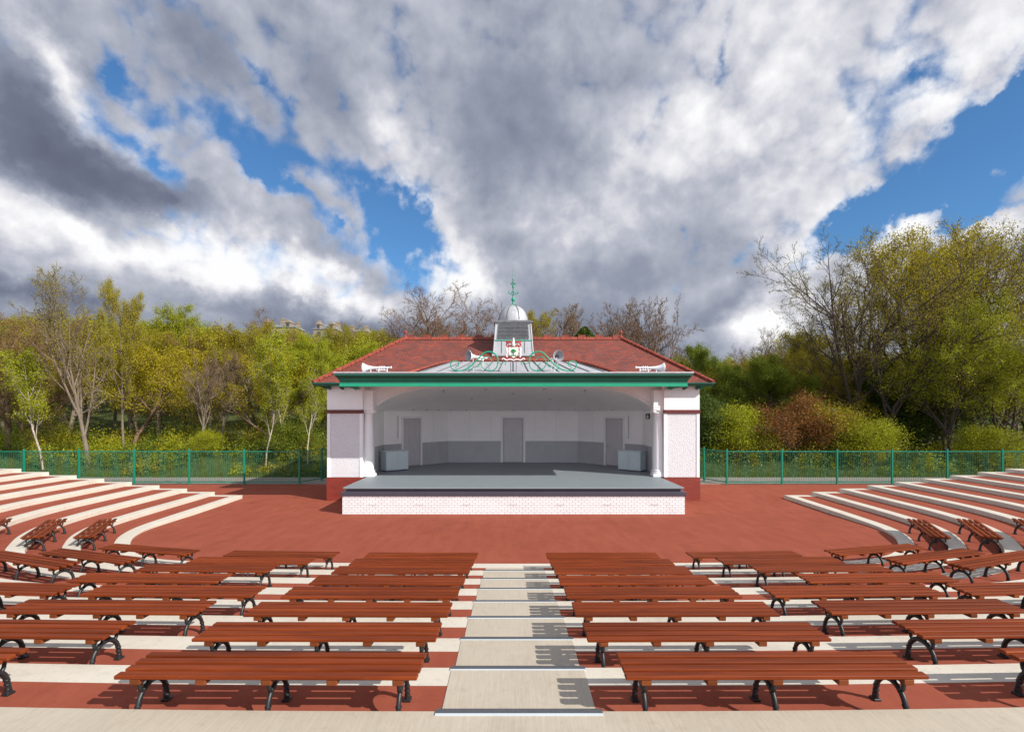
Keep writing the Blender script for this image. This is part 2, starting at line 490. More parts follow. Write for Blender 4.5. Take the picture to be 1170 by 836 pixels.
# ------------------------------------------------------------------ mesh builder
class MB:
    def __init__(s):
        s.v = []; s.f = []; s.m = []; s.sm = []

    def add(s, vs, fs, m=0, smooth=False):
        b = len(s.v)
        s.v.extend([tuple(v) for v in vs])
        for f in fs:
            s.f.append(tuple(b + i for i in f)); s.m.append(m); s.sm.append(smooth)

    def box(s, x0, x1, y0, y1, z0, z1, m=0):
        s.add([(x0, y0, z0), (x1, y0, z0), (x1, y1, z0), (x0, y1, z0), (x0, y0, z1), (x1, y0, z1), (x1, y1, z1), (x0, y1, z1)],
              [(0, 3, 2, 1), (4, 5, 6, 7), (0, 1, 5, 4), (1, 2, 6, 5), (2, 3, 7, 6), (3, 0, 4, 7)], m)

    def bbox(s, x0, x1, y0, y1, z0, z1, b=.006, m=0):
        """box with chamfered edges"""
        vs = []; idx = {}
        for ix, (xo, xi) in enumerate(((x0, x0 + b), (x1, x1 - b))):
            for iy, (yo, yi) in enumerate(((y0, y0 + b), (y1, y1 - b))):
                for iz, (zo, zi) in enumerate(((z0, z0 + b), (z1, z1 - b))):
                    for a, p in enumerate(((xo, yi, zi), (xi, yo, zi), (xi, yi, zo))):
                        idx[ix, iy, iz, a] = len(vs); vs.append(p)
        F = []
        g = lambda *k: idx[k]
        F += [tuple(g(i, y, z, 0) for y, z in ((0, 0), (1, 0), (1, 1), (0, 1))) for i in (0, 1)]
        F += [tuple(g(x, i, z, 1) for x, z in ((0, 0), (1, 0), (1, 1), (0, 1))) for i in (0, 1)]
        F += [tuple(g(x, y, i, 2) for x, y in ((0, 0), (1, 0), (1, 1), (0, 1))) for i in (0, 1)]
        for i in (0, 1):
            for j in (0, 1):
                F.append((g(i, j, 0, 0), g(i, j, 1, 0), g(i, j, 1, 1), g(i, j, 0, 1)))
                F.append((g(i, 0, j, 0), g(i, 1, j, 0), g(i, 1, j, 2), g(i, 0, j, 2)))
                F.append((g(0, i, j, 1), g(1, i, j, 1), g(1, i, j, 2), g(0, i, j, 2)))
                for l in (0, 1):
                    F.append((g(i, j, l, 0), g(i, j, l, 1), g(i, j, l, 2)))
        s.add(vs, F, m)

    def quad(s, a, b, c, d, m=0):
        s.add([a, b, c, d], [(0, 1, 2, 3)], m)

    def poly(s, pts, m=0):
        s.add(pts, [tuple(range(len(pts)))], m)

    def prism(s, pts, d, m=0, smooth=False):
        """polygon pts (3D) extruded by vector d"""
        n = len(pts); d = Vector(d)
        a = [Vector(p) for p in pts]; b = [p + d for p in a]
        s.add(a + b, [tuple(range(n - 1, -1, -1)), tuple(range(n, 2 * n))], m)
        s.add(a + b, [(i, (i + 1) % n, n + (i + 1) % n, n + i) for i in range(n)], m, smooth)

    def tube(s, path, rad, n=8, m=0, caps=True, smooth=True, flat=None):
        path = [Vector(p) for p in path]
        rs = rad if isinstance(rad, (list, tuple)) else [rad] * len(path)
        rings = []
        up = Vector((0, 0, 1))
        prev = None
        vs = []
        for i, p in enumerate(path):
            t = (path[min(i + 1, len(path) - 1)] - path[max(i - 1, 0)]).normalized()
            if prev is None:
                a = t.cross(up)
                if a.length < .05: a = t.cross(Vector((1, 0, 0)))
                a.normalize()
            else:
                a = (prev - t * prev.dot(t)).normalized()
            prev = a
            b = t.cross(a)
            for j in range(n):
                th = 2 * math.pi * (j + .5) / n
                q = a * math.cos(th) * rs[i] * (flat[0] if flat else 1) + b * math.sin(th) * rs[i] * (flat[1] if flat else 1)
                vs.append(p + q)
        fs = []
        for i in range(len(path) - 1):
            for j in range(n):
                k2 = (j + 1) % n
                fs.append((i * n + j, i * n + k2, (i + 1) * n + k2, (i + 1) * n + j))
        s.add(vs, fs, m, smooth)
        if caps:
            L = (len(path) - 1) * n
            s.add(vs[:n], [tuple(range(n - 1, -1, -1))], m)
            s.add(vs[L:], [tuple(range(n))], m)

    def lathe(s, prof, c=(0, 0, 0), n=24, m=0, axis=(0, 0, 1), smooth=True, cap=True):
        q = Vector((0, 0, 1)).rotation_difference(Vector(axis))
        c = Vector(c)
        vs = []
        for r, h in prof:
            for j in range(n):
                th = 2 * math.pi * j / n
                vs.append(c + q @ Vector((r * math.cos(th), r * math.sin(th), h)))
        fs = []
        for i in range(len(prof) - 1):
            for j in range(n):
                k2 = (j + 1) % n
                fs.append((i * n + j, i * n + k2, (i + 1) * n + k2, (i + 1) * n + j))
        s.add(vs, fs, m, smooth)
        if cap:
            if prof[0][0] > 1e-4: s.add(vs[:n], [tuple(range(n - 1, -1, -1))], m)
            if prof[-1][0] > 1e-4: s.add(vs[-n:], [tuple(range(n))], m)

    def build(s, name, mats, parent=None, uv=True, loc=None):
        me = bpy.data.meshes.new(name)
        me.from_pydata(s.v, [], s.f)
        for m in (mats if isinstance(mats, (list, tuple)) else [mats]):
            me.materials.append(m)
        me.polygons.foreach_set('material_index', s.m)
        me.polygons.foreach_set('use_smooth', s.sm)
        me.update()
        if uv:
            ul = me.uv_layers.new(name='UVMap')
            Z = Vector((0, 0, 1))
            for p in me.polygons:
                nrm = p.normal
                u = Z.cross(nrm)
                u = Vector((1, 0, 0)) if u.length < .02 else u.normalized()
                v = nrm.cross(u)
                for li in p.loop_indices:
                    q = me.vertices[me.loops[li].vertex_index].co
                    ul.data[li].uv = (q.dot(u), q.dot(v))
        o = bpy.data.objects.new(name, me)
        C.objects.link(o)
        if parent: o.parent = parent
        if loc: o.location = loc
        return o


def fast_mesh(name, V, F4, mats, mi=None, F3=None):
    """numpy quads (and tris) -> mesh"""
    me = bpy.data.meshes.new(name)
    n4 = 0 if F4 is None else len(F4); n3 = 0 if F3 is None else len(F3)
    me.vertices.add(len(V)); me.vertices.foreach_set('co', np.asarray(V, np.float32).ravel())
    idx = []
    if n4: idx.append(np.asarray(F4, np.int32).ravel())
    if n3: idx.append(np.asarray(F3, np.int32).ravel())
    idx = np.concatenate(idx)
    me.loops.add(len(idx)); me.loops.foreach_set('vertex_index', idx)
    me.polygons.add(n4 + n3)
    ls = np.concatenate([np.arange(n4) * 4, n4 * 4 + np.arange(n3) * 3]).astype(np.int32)
    me.polygons.foreach_set('loop_start', ls)
    for m in mats: me.materials.append(m)
    if mi is not None: me.polygons.foreach_set('material_index', np.asarray(mi, np.int32))
    me.update(calc_edges=True)
    return me


def tag(o, label=None, cat=None, group=None, kind=None):
    if label: o['label'] = label
    if cat: o['category'] = cat
    if group: o['group'] = group
    if kind: o['kind'] = kind
    return o


def empty(name, loc=(0, 0, 0), rz=0, **kw):
    o = bpy.data.objects.new(name, None)
    C.objects.link(o)
    o.location = loc; o.rotation_euler = (0, 0, rz)
    o.empty_display_size = .2
    return tag(o, **kw)


def copy_tree(o, parent=None):
    c = o.copy(); C.objects.link(c); c.parent = parent
    for ch in list(KIDS.get(o.name, o.children)):
        copy_tree(ch, c)
    return c


KIDS = {}
X0 = 0.06


# ------------------------------------------------------------------ the ground
def sstep(a, b, x):
    t = np.clip((x - a) / (b - a), 0, 1)
    return t * t * (3 - 2 * t)


def hill(x, y):
    x = np.asarray(x, float); y = np.asarray(y, float)
    side = 1 - sstep(-30, 30, x - 0.05 * y)
    h = side * (17 * sstep(34, 175, y) + 1.2 * sstep(31.9, 37, y)) + (1 - side) * (3.0 * sstep(40, 150, y) + .7 * sstep(31.9, 37, y))
    h += .25 * np.sin(x * .31 + y * .17) * sstep(34, 50, y)
    return -.06 + h


xs = np.concatenate([np.linspace(-900, -80, 12), np.linspace(-76, 76, 90), np.linspace(80, 900, 12)])
ys = np.concatenate([np.linspace(-300, -10, 8), np.linspace(-5, 27, 10), np.linspace(28.6, 60, 32), np.linspace(63, 200, 40), np.linspace(230, 1500, 8)])
gx, gy = np.meshgrid(xs, ys)
gz = hill(gx, gy)
V = np.stack([gx, gy, gz], -1).reshape(-1, 3)
nx_, ny_ = len(xs), len(ys)
F = [(j * nx_ + i, j * nx_ + i + 1, (j + 1) * nx_ + i + 1, (j + 1) * nx_ + i) for j in range(ny_ - 1) for i in range(nx_ - 1)]
gme = fast_mesh('ground', V, F, [M['ground']])
gme.polygons.foreach_set('use_smooth', [True] * len(gme.polygons))
go = bpy.data.objects.new('ground', gme); C.objects.link(go); tag(go, kind='structure')

mb = MB()   # red performance area, falling gently to the stage
yy = [11.5, 13.6, 15.5, 17.5, 20.0, 24.0, 28.62]
za = lambda y: .146 - .146 * min(1, max(0, (y - 13.6) / 6.4))
for a, b in zip(yy[:-1], yy[1:]):
    mb.quad((-34, a, za(a)), (34, a, za(a)), (34, b, za(b)), (-34, b, za(b)))
tag(mb.build('arena_floor', M['red']), kind='structure')
mb = MB(); mb.quad((-60, 28.72, -.012), (60, 28.72, -.012), (60, 31.8, -.012), (-60, 31.8, -.012))
mb.box(-60, 60, 28.62, 28.72, -.05, .02)
tag(mb.build('path', M['path']), kind='structure')

# ------------------------------------------------------------------ terraces
ctrl = [(0, 12.98), (2.5, 13.0), (5.2, 13.08), (7.4, 13.17), (8.7, 13.3), (9.7, 13.72), (10.5, 14.4), (11.1, 15.2), (11.6, 16.1), (11.93, 17.2),
        (12.06, 18.6), (12.15, 20.2), (12.22, 22.0), (12.28, 23.42), (12.29, 23.82)]


def catmull(P, sub=5):
    out = []
    P = [Vector(p) for p in P]
    for i in range(len(P) - 1):
        p0 = P[i - 1] if i else P[0] * 2 - P[1]
        p1, p2 = P[i], P[i + 1]
        p3 = P[i + 2] if i + 2 < len(P) else P[-1] * 2 - P[-2]
        ns = 1 if i == len(P) - 2 else sub
        for k in range(ns):
            t = k / ns
            out.append(.5 * ((2 * p1) + (p2 - p0) * t + (2 * p0 - 5 * p1 + 4 * p2 - p3) * t * t + (3 * p1 - p0 - 3 * p2 + p3) * t ** 3))
    out.append(P[-1])
    return out


half = catmull(ctrl)
nrm = []
for i, p in enumerate(half):
    t = half[min(i + 1, len(half) - 1)] - half[max(i - 1, 0)]
    n = Vector((t.y, -t.x)).normalized()
    if i == 0: n = Vector((0, -1))
    if p.y > 22: n = Vector((1, 0))
    elif p.y > 18: n = (n * (22 - p.y) / 4 + Vector((1, 0)) * (p.y - 18) / 4).normalized()
    nrm.append(n)


def off_curve(n, extra=0.0):
    """points of terrace edge n (n may be fractional); extra metres further out"""
    out = []
    for p, nn_ in zip(half, nrm):
        s = float(sstep(14.2, 19, p.y))
        q = p + nn_ * (n * (1.068 + .185 * s) + extra)
        out.append((q.x, q.y))
    L = [(X0 - x, y) for x, y in reversed(out[1:])]
    return L + [(X0 + x, y) for x, y in out]


TH = .15
ZN = lambda n: .152 + TH * n
NT_TOP = 15
for n in range(NT_TOP + 1):
    A = off_curve(n); B = off_curve(n, .38)
    if n < NT_TOP: D = off_curve(n + 1, .03)
    else: D = off_curve(n, 14)
    z = ZN(n); zb = ZN(n - 1) - .03 if n else -.1
    mb = MB()
    for i in range(len(A) - 1):
        end = i == 0 or i == len(A) - 2
        a0, a1, b0, b1, d0, d1 = A[i], A[i + 1], B[i], B[i + 1], D[i], D[i + 1]
        ch = .012
        # riser, arris, concrete strip, red surface
        mb.quad((*a1, zb), (*a0, zb), (*a0, z - ch), (*a1, z - ch), 0)
        e0 = (a0[0] + (b0[0] - a0[0]) * .04, a0[1] + (b0[1] - a0[1]) * .04); e1 = (a1[0] + (b1[0] - a1[0]) * .04, a1[1] + (b1[1] - a1[1]) * .04)
        mb.quad((*a1, z - ch), (*a0, z - ch), (*e0, z), (*e1, z), 0)
        wide = n in (8, NT_TOP) and a0[1] < 12
        mb.quad((*e1, z), (*e0, z), (*b0, z), (*b1, z), 2 if wide else 0)
        mb.quad((*b1, z), (*b0, z), (*d0, z), (*d1, z), 0 if end else (2 if wide else 1))
    for i in (0, -1):
        a, d = A[i], D[i]
        mb.quad((*a, -.1), (*d, -.1), (*d, z), (*a, z), 0)
    tag(mb.build('terrace_step', [M['concrete'], M['red'], M['concrete_broom']]), kind='structure')

# the centre aisle: a brushed slab on every terrace with a nosing strip at its edge
aisle = empty('aisle_steps', (X0, 9, 0), kind='structure')
DN = lambda n: 12.98 - 1.068 * n
AW = .69
mb = MB()
for n in [k for k in range(0, 14) if k != 8]:
    y1 = DN(n) - (.385 if n == 0 else 0.0); y0 = DN(n + 1) + .002
    mb.bbox(-AW, AW, y0 - 9, y1 + .004 - 9, ZN(n) - .1, ZN(n) + .006, .003)
mb.build('slab', M['concrete_broom'], aisle)
for n in range(1, 14):
    mb = MB()
    y = DN(n) - 9
    mb.box(-AW - .01, AW + .01, y - .055, y + .012, ZN(n) - .03, ZN(n) + .011, 0)
    mb.box(-AW - .01, AW + .01, y - .078, y - .056, ZN(n) - .02, ZN(n) + .010, 1)
    mb.build('nosing', [M['nosing_dark'], M['nosing_light']], aisle)

# ------------------------------------------------------------------ benches
BL = 2.58
def make_bench():
    root = empty('slatted_bench', (0, 0, 0))
    hs = .43
    rg = random.Random(3)
    for k in range(4):
        y = -.1875 + k * .125
        mb = MB(); e = rg.uniform(-.008, .008)
        mb.bbox(-BL / 2 + e, BL / 2 + e, y - .042, y + .042, hs - .034, hs, .006)
        mb.build('slat', M['wood'], root)
    for k in range(5):
        x = (-1.12, -.56, 0, .56, 1.12)[k]
        mb = MB()
        mb.bbox(x - .045, x + .045, -.225, .225, hs - .034 - .05, hs - .035, .006)
        mb.build('batten', M['wood_batten'], root)
    for x in (-1.12, 0, 1.12):
        mb = MB()
        # cast arch with two feet, and the horns that carry the battens
        pts = []
        for i in range(15):
            t = math.pi * i / 14
            pts.append((x, -.195 * math.cos(t) * (1 + .03 * math.sin(2 * t) ** 2), .015 + .275 * math.sin(t) ** .85 if 0 < i < 14 else .012))
        mb.tube(pts, [.030 if i in (0, 14) else .022 for i in range(15)], 8, 0, flat=(1.25, .95))
        for s_ in (-1, 1):
            mb.tube([(x, s_ * .115, .235), (x, s_ * .150, .275), (x, s_ * .158, .315), (x, s_ * .140, .347)], [.022, .018, .018, .024], 8, 0, flat=(1.1, .9))
            mb.tube([(x, s_ * .06, .300), (x, s_ * .03, .335), (x, s_ * .0, .340)], [.014, .012, .010], 6)
            mb.bbox(x - .034, x + .034, s_ * .195 - .042, s_ * .195 + .042, 0, .022, .005)
            for q in range(3):   # bands cast round the lower leg
                mb.lathe([(.026, -.008), (.030, 0), (.026, .008)], (x, s_ * (.190 - q * .006), .055 + q * .045), 8)
        mb.box(x - .028, x + .028, -.19, .19, .341, .347)
        mb.build('leg', M['iron'], root)
    return root


ORD = ['nearest', 'second', 'third', 'fourth', 'fifth', 'sixth', 'seventh', 'farthest']
proto = make_bench()
KIDS[proto.name] = list(proto.children)
used = [False]


def place_bench(x, y, rz, z, label, group='slatted benches on the terraces'):
    o = proto if not used[0] else copy_tree(proto)
    used[0] = True
    o.location = (x, y, z); o.rotation_euler = (0, 0, rz)
    tag(o, label, 'bench', group)
    return o


rng = random.Random(11)
BACK = .83
cy = lambda n, x: DN(n) - BACK + .0035 * x * x
outer = {0: (4.12, 4.09), 1: (4.42, 4.26), 2: (4.66, 4.6), 3: (5.0, 4.95), 4: (3.86, 3.82), 5: (4.05, 4.0), 6: (4.38, 4.33), 7: (4.62, 4.6)}
for n in range(8):
    rw = ORD[7 - n]
    for sd_, nm in ((-1, 'left'), (1, 'right')):
        x0 = .80 if n < 7 else (1.0 if sd_ > 0 else .80)
        xc = X0 * 0 + sd_ * (x0 + BL / 2)
        if n == 7: xc = 2.26 if sd_ > 0 else -2.09
        place_bench(xc, cy(n, xc) + rng.uniform(-.01, .01), R(.0035 * xc * 57.3 + rng.uniform(-.3, .3)), ZN(n),
                    f'bench just {nm} of the centre aisle, {rw} row from the camera')
        xo = outer[n][1 if sd_ < 0 else 0] + BL / 2
        xc = sd_ * xo
        place_bench(xc, cy(n, xc) + rng.uniform(-.01, .01) + (.03 if n < 3 else 0), R(sd_ * (1.6 + rng.uniform(-.5, .5) + (1.5 if n == 0 else 0))), ZN(n),
                    f'second bench {nm} from the centre aisle, {rw} row from the camera')
third = {0: (8.80, 12.72, 14), 1: (9.33, 11.60, 18), 2: (9.95, 10.78, 20), 4: (8.10, 8.12, 4)}
for n, (x, y, a) in third.items():
    for sd_, nm in ((-1, 'left'), (1, 'right')):
        place_bench(sd_ * x, y, R(sd_ * a), ZN(n), f'turned bench, third one {nm} from the centre aisle, {ORD[7-n]} row from the camera')
steep = {0: (11.98, 15.15, 64), 1: (12.83, 14.45, 60), 2: (13.75, 13.75, 58)}
for n, (x, y, a) in steep.items():
    for sd_, nm in ((-1, 'left'), (1, 'right')):
        place_bench(sd_ * x, y, R(sd_ * a), ZN(n),
                    f'side-on bench on the {nm} bend, {("lowest", "middle", "uppermost")[n]} of the three there')

# ------------------------------------------------------------------ bandstand
# all heights below are above the arena floor; stage level 1.03
SZ = 1.03
bs = empty('bandstand', (X0, 20.09, 0), label='white and grey open-air bandstand with red tiled roof and lead cupola', cat='bandstand')


def P(mb, name, mats, parent=None, **kw):
    o = mb.build(name, mats, None, **kw)
    o.parent = parent or bs
    # geometry is written in world coordinates about X0
    if parent is None or parent is bs:
        o.location = (0, -20.09, 0)
    return o


# stage
mb = MB(); mb.box(-6.55, 6.55, 20.09, 23.6, -.1, .70); P(mb, 'stage_plinth', M['white_brick'])
mb = MB()
for i in range(7):   # air bricks
    x = -5.4 + i * 1.8
    for a in range(6): mb.box(x - .16 + a * .055, x - .13 + a * .055, 20.08, 20.10, .33, .39)
P(mb, 'air_brick', M['door'])
mb = MB(); mb.bbox(-6.60, 6.60, 20.04, 23.5, .702, .86, .01); P(mb, 'coping', M['slate_paint'])
mb = MB(); mb.box(-6.42, 6.42, 20.16, 23.5, .862, .972); P(mb, 'deck_edge', M['slate_paint'])
mb = MB(); mb.bbox(-6.52, 6.52, 20.06, 23.9, .974, SZ, .008)
mb.poly([(-6.6, 23.9, SZ - .002), (6.6, 23.9, SZ - .002), (6.6, 27.4, SZ - .002), (3.9, 30.5, SZ - .002), (-3.9, 30.5, SZ - .002), (-6.6, 27.4, SZ - .002)])
P(mb, 'stage_floor', M['deck'])

# walls of the recess
WT = 4.04          # top of inner walls
wallp = [(-6.62, 24.3), (-6.62, 26.85), (-3.74, 30.3), (3.74, 30.3), (6.62, 26.85), (6.62, 24.3)]


def wall_strip(mb, p, q, z0, z1, t=0.0, m=0, th=.12, u0=0, u1=None):
    """a panel along wall p->q, t in front of it (towards the stage)"""
    p = Vector(p); q = Vector(q); d = (q - p); L = d.length; d.normalize()
    if u1 is None: u1 = L
    n = Vector((d.y, -d.x))
    c = Vector((0, 26))
    if (c - (p + q) / 2).dot(n) < 0: n = -n
    a = p + d * u0 + n * t; b = p + d * u1 + n * t
    a2 = a - n * th; b2 = b - n * th
    mb.add([(*a, z0), (*b, z0), (*b2, z0), (*a2, z0), (*a, z1), (*b, z1), (*b2, z1), (*a2, z1)],
           [(0, 3, 2, 1), (4, 5, 6, 7), (0, 1, 5, 4), (1, 2, 6, 5), (2, 3, 7, 6), (3, 0, 4, 7)], m)


DOORS = [(1, 1.15), (2, 3.155), (3, None)]   # wall segment, offset of door start
dw = 1.17
segL = [(Vector(wallp[i + 1]) - Vector(wallp[i])).length for i in range(5)]
dpos = {1: segL[1] - 2.62, 2: 3.74 - dw / 2, 3: 2.62 - dw}
dpos[1] = segL[1] - 3.25
dpos[3] = 3.25 - dw
mb = MB()
for i in range(5):
    p, q = wallp[i], wallp[i + 1]
    if i in dpos:
        u = dpos[i]
        wall_strip(mb, p, q, SZ, WT, 0, 0, .2, -.08, u); wall_strip(mb, p, q, SZ, WT, 0, 0, .2, u + dw, segL[i] + .08)
        wall_strip(mb, p, q, SZ + 2.56, WT, 0, 0, .2, u, u + dw)
    else:
        wall_strip(mb, p, q, SZ, WT, 0, 0, .2)
# boarded joints
P(mb, 'inner_wall', M['white_in'])
mb = MB()
for i in range(1, 4):
    L = segL[i]; k_ = int(L / 1.25)
    for j in range(1, k_ + 1):
        u = j * L / (k_ + 1)
        if abs(u - dpos[i] - dw / 2) < dw / 2 + .2: continue
        wall_strip(mb, wallp[i], wallp[i + 1], SZ + 1.24, WT - .08, .010, 0, .02, u - .02, u + .02)
for i in range(5):
    wall_strip(mb, wallp[i], wallp[i + 1], WT - .10, WT - .02, .03, 0, .04)
P(mb, 'wall_moulding', M['frame_white'])
mb = MB()
for i in range(5):
    L = segL[i]
    parts = [(0, L)] if i not in dpos else [(0, dpos[i] - .13), (dpos[i] + dw + .13, L)]
    for a, b in parts:
        if b - a < .1: continue
        mb = MB()
        wall_strip(mb, wallp[i], wallp[i + 1], SZ + .10, SZ + 1.17, .012, 0, .02, a, b)
        wall_strip(mb, wallp[i], wallp[i + 1], SZ + 1.17, SZ + 1.23, .03, 1, .05, a, b)
        wall_strip(mb, wallp[i], wallp[i + 1], SZ, SZ + .10, .028, 1, .05, a, b)
        nn2 = max(1, int((b - a) / .55))
        for j in range(1, nn2):
            u = a + (b - a) * j / nn2
            wall_strip(mb, wallp[i], wallp[i + 1], SZ + .11, SZ + 1.16, .022, 1, .02, u - .012, u + .012)
        P(mb, 'dado', [M['dado'], M['dado']])

for i in (1, 2, 3):
    u = dpos[i]; p, q = wallp[i], wallp[i + 1]
    mb = MB(); wall_strip(mb, p, q, SZ + .015, SZ + 2.55, -.05, 0, .05, u + .01, u + dw - .01)
    # raised panels and rails
    for a in range(3):
        wall_strip(mb, p, q, SZ + 1.25, SZ + 2.40, -.035, 0, .02, u + .12 + a * .33, u + .12 + a * .33 + .27)
    wall_strip(mb, p, q, SZ + .98, SZ + 1.14, -.03, 0, .03, u + .08, u + dw - .08)
    wall_strip(mb, p, q, SZ + .15, SZ + .90, -.035, 0, .02, u + .12, u + .55)
    wall_strip(mb, p, q, SZ + .15, SZ + .90, -.035, 0, .02, u + .62, u + 1.05)
    d = P(mb, 'door', M['door'])
    if i == 1: tag(d, 'left grey panelled door')
    mb = MB()
    hu = u + dw - .12 if i < 3 else u + .12
    wall_strip(mb, p, q, SZ + 1.05, SZ + 1.09, .03, 0, .03, min(hu, hu + (.13 if i == 3 else -.13)), max(hu, hu + (.13 if i == 3 else -.13)))
    wall_strip(mb, p, q, SZ + .98, SZ + 1.16, -.02, 0, .02, hu - .025, hu + .025)
    P(mb, 'door_handle', M['metal'], d)
    mb = MB()
    wall_strip(mb, p, q, SZ, SZ + 2.68, .035, 0, .12, u - .12, u); wall_strip(mb, p, q, SZ, SZ + 2.68, .035, 0, .12, u + dw, u + dw + .12)
    wall_strip(mb, p, q, SZ + 2.56, SZ + 2.68, .033, 0, .12, u, u + dw)
    P(mb, 'door_frame', M['frame_white'])
# cables on the walls
for sd_ in (-1, 1):
    mb = MB(); mb.tube([(sd_ * 6.02, 27.45, SZ + 1.5), (sd_ * 6.02, 27.45, WT - .3)], .018, 6)
    P(mb, 'conduit', M['dado'])

# arch in front
ay0, ay1 = 23.95, 24.25
a_, b_, zs = 6.36, 1.12, 4.10
mb = MB()
N = 40
ztop = 5.55
arch_z = lambda th: zs + 1.0 * (1 - abs(math.cos(th)) ** 4.8)
arch = [(a_ * math.cos(math.pi * i / N), arch_z(math.pi * i / N)) for i in range(N + 1)]
for (xa, zA), (xb, zB) in zip(arch[:-1], arch[1:]):
    mb.quad((xa, ay0, zA), (xb, ay0, zB), (xb, ay0, ztop), (xa, ay0, ztop))
    mb.quad((xa, ay1, zA), (xb, ay1, zB), (xb, ay0, zB), (xa, ay0, zA))
    mb.quad((xa, ay1, ztop), (xb, ay1, ztop), (xb, ay1, zB), (xa, ay1, zA))
for s_ in (-1, 1):
    mb.box(min(s_ * 6.36, s_ * 6.9), max(s_ * 6.36, s_ * 6.9), ay0, ay1, 4.10, ztop)
P(mb, 'arch', M['white'])
mb = MB()   # moulded edge of the arch
path = [(x * 1.012, ay0 - .02, z + .03) for x, z in arch]
mb.tube(path, .035, 6); P(mb, 'arch_moulding', M['frame_white'])

# coved ceiling between arch and wall tops
mb = MB()
NS = 48
wp = []
tot = [0]
wlen = segL[:]
W2 = [Vector(p) for p in wallp]
cum = [0]
for L in wlen: cum.append(cum[-1] + L)


def on_wall(t):
    s = t * cum[-1]
    for i in range(5):
        if s <= cum[i + 1] + 1e-6:
            return W2[i].lerp(W2[i + 1], (s - cum[i]) / wlen[i])
    return W2[-1]


rows = []
NRc = 8
for i in range(NS + 1):
    t = i / NS
    w_ = on_wall(t)
    th = math.pi * (1 - t)
    ax_ = a_ * math.cos(th); azz = arch_z(th)
    r = []
    for j in range(NRc + 1):
        s = j / NRc
        x = w_.x + (ax_ - w_.x) * s; y = w_.y + (ay1 - .01 - w_.y) * s
        z = (WT - .02) + (azz - (WT - .02)) * (math.sin(s * math.pi / 2) ** .8)
        r.append((x, y, z))
    rows.append(r)
vs = [p for r in rows for p in r]
fs = [(i * (NRc + 1) + j, i * (NRc + 1) + j + 1, (i + 1) * (NRc + 1) + j + 1, (i + 1) * (NRc + 1) + j) for i in range(NS) for j in range(NRc)]
mb.add(vs, fs, 0, True); P(mb, 'ceiling', M['white_in'])

# canopy soffit, fascia
FY = 20.66
mb = MB()
mb.quad((-6.8, FY + .1, 5.02), (6.8, FY + .1, 5.02), (6.8, ay0 + .01, 5.26), (-6.8, ay0 + .01, 5.26))
P(mb, 'soffit', M['white_in'])
prof = [(0.06, 4.917), (-.0, 4.917), (-.0, 5.04), (.015, 5.05), (.015, 5.10), (-.02, 5.14), (-.05, 5.22), (-.12, 5.31), (-.16, 5.34), (-.16, 5.40), (-.14, 5.405)]
cols = [1, 1, 0, 0, 0, 0, 0, 0, 0, 0]


def fascia(mb, pth, prof, cols):
    """profile swept along a plan path; y offset in the profile goes outwards"""
    for i in range(len(pth) - 1):
        p, q = Vector(pth[i]), Vector(pth[i + 1])
        def nn(k):
            ds = []
            if k > 0: d = (Vector(pth[k]) - Vector(pth[k - 1])).normalized(); ds.append(Vector((d.y, -d.x)))
            if k < len(pth) - 1: d = (Vector(pth[k + 1]) - Vector(pth[k])).normalized(); ds.append(Vector((d.y, -d.x)))
            if len(ds) == 1: return ds[0]
            s = ds[0] + ds[1]
            return s / s.dot(ds[0])
        n0, n1 = nn(i), nn(i + 1)
        for (o0, z0), (o1, z1), c in zip(prof[:-1], prof[1:], cols):
            a = p - n0 * o0; b = q - n1 * o0; c1 = q - n1 * o1; d1 = p - n0 * o1
            mb.quad((*a, z0), (*b, z0), (*c1, z1), (*d1, z1), c)


mb = MB()
pth = [(-6.85, 23.9), (-6.85, FY), (6.85, FY), (6.85, 23.9)]
fascia(mb, pth, [(o, z) for o, z in prof], cols)
P(mb, 'fascia', [M['green_dark'], M['green']])
mb = MB()
gp = [(-.14, 5.405), (-.17, 5.41), (-.19, 5.44), (-.18, 5.475), (-.12, 5.478), (-.05, 5.44), (.0, 5.42), (.25, 5.42)]
fascia(mb, pth, gp, [0] * 7)
P(mb, 'gutter', M['lead'])
# canopy lead roof
LZ = lambda y: 5.43 + (6.28 - 5.43) * (y - (FY + .1)) / (24.65 - FY - .1)
mb = MB()
top = 24.72
mb.quad((-3.84, FY + .1, 5.43), (3.84, FY + .1, 5.43), (2.88, top, LZ(top)), (-2.88, top, LZ(top)))
for s_ in (-1, 1):
    f_ = [(s_ * 3.84, FY + .1, 5.43), (s_ * 6.75, FY + .1, 5.40), (s_ * 6.75, 23.0, 5.22), (s_ * 5.75, 22.9, 5.24), (s_ * 4.40, 23.71, 5.70), (s_ * 2.88, top, LZ(top))]
    mb.add(f_, [(0, 1, 2, 3), (0, 3, 4), (0, 4, 5)] if s_ > 0 else [(3, 2, 1, 0), (4, 3, 0), (5, 4, 0)])
cr_ = P(mb, 'canopy_roof', M['lead'])
mb = MB()
for i in range(13):
    t = (i - 6) / 6
    xb, xt = t * 3.78, t * 2.8
    mb.tube([(xb, FY + .14, 5.455), (xt, top - .06, LZ(top - .06) + .02)], .022, 6)
for s_ in (-1, 1):
    for xx in (5.7, 6.3):
        mb.tube([(s_ * xx, FY + .14, 5.45), (s_ * (xx - .9), 22.9, 5.42)], .02, 6)
P(mb, 'lead_roll', M['lead_dark'])
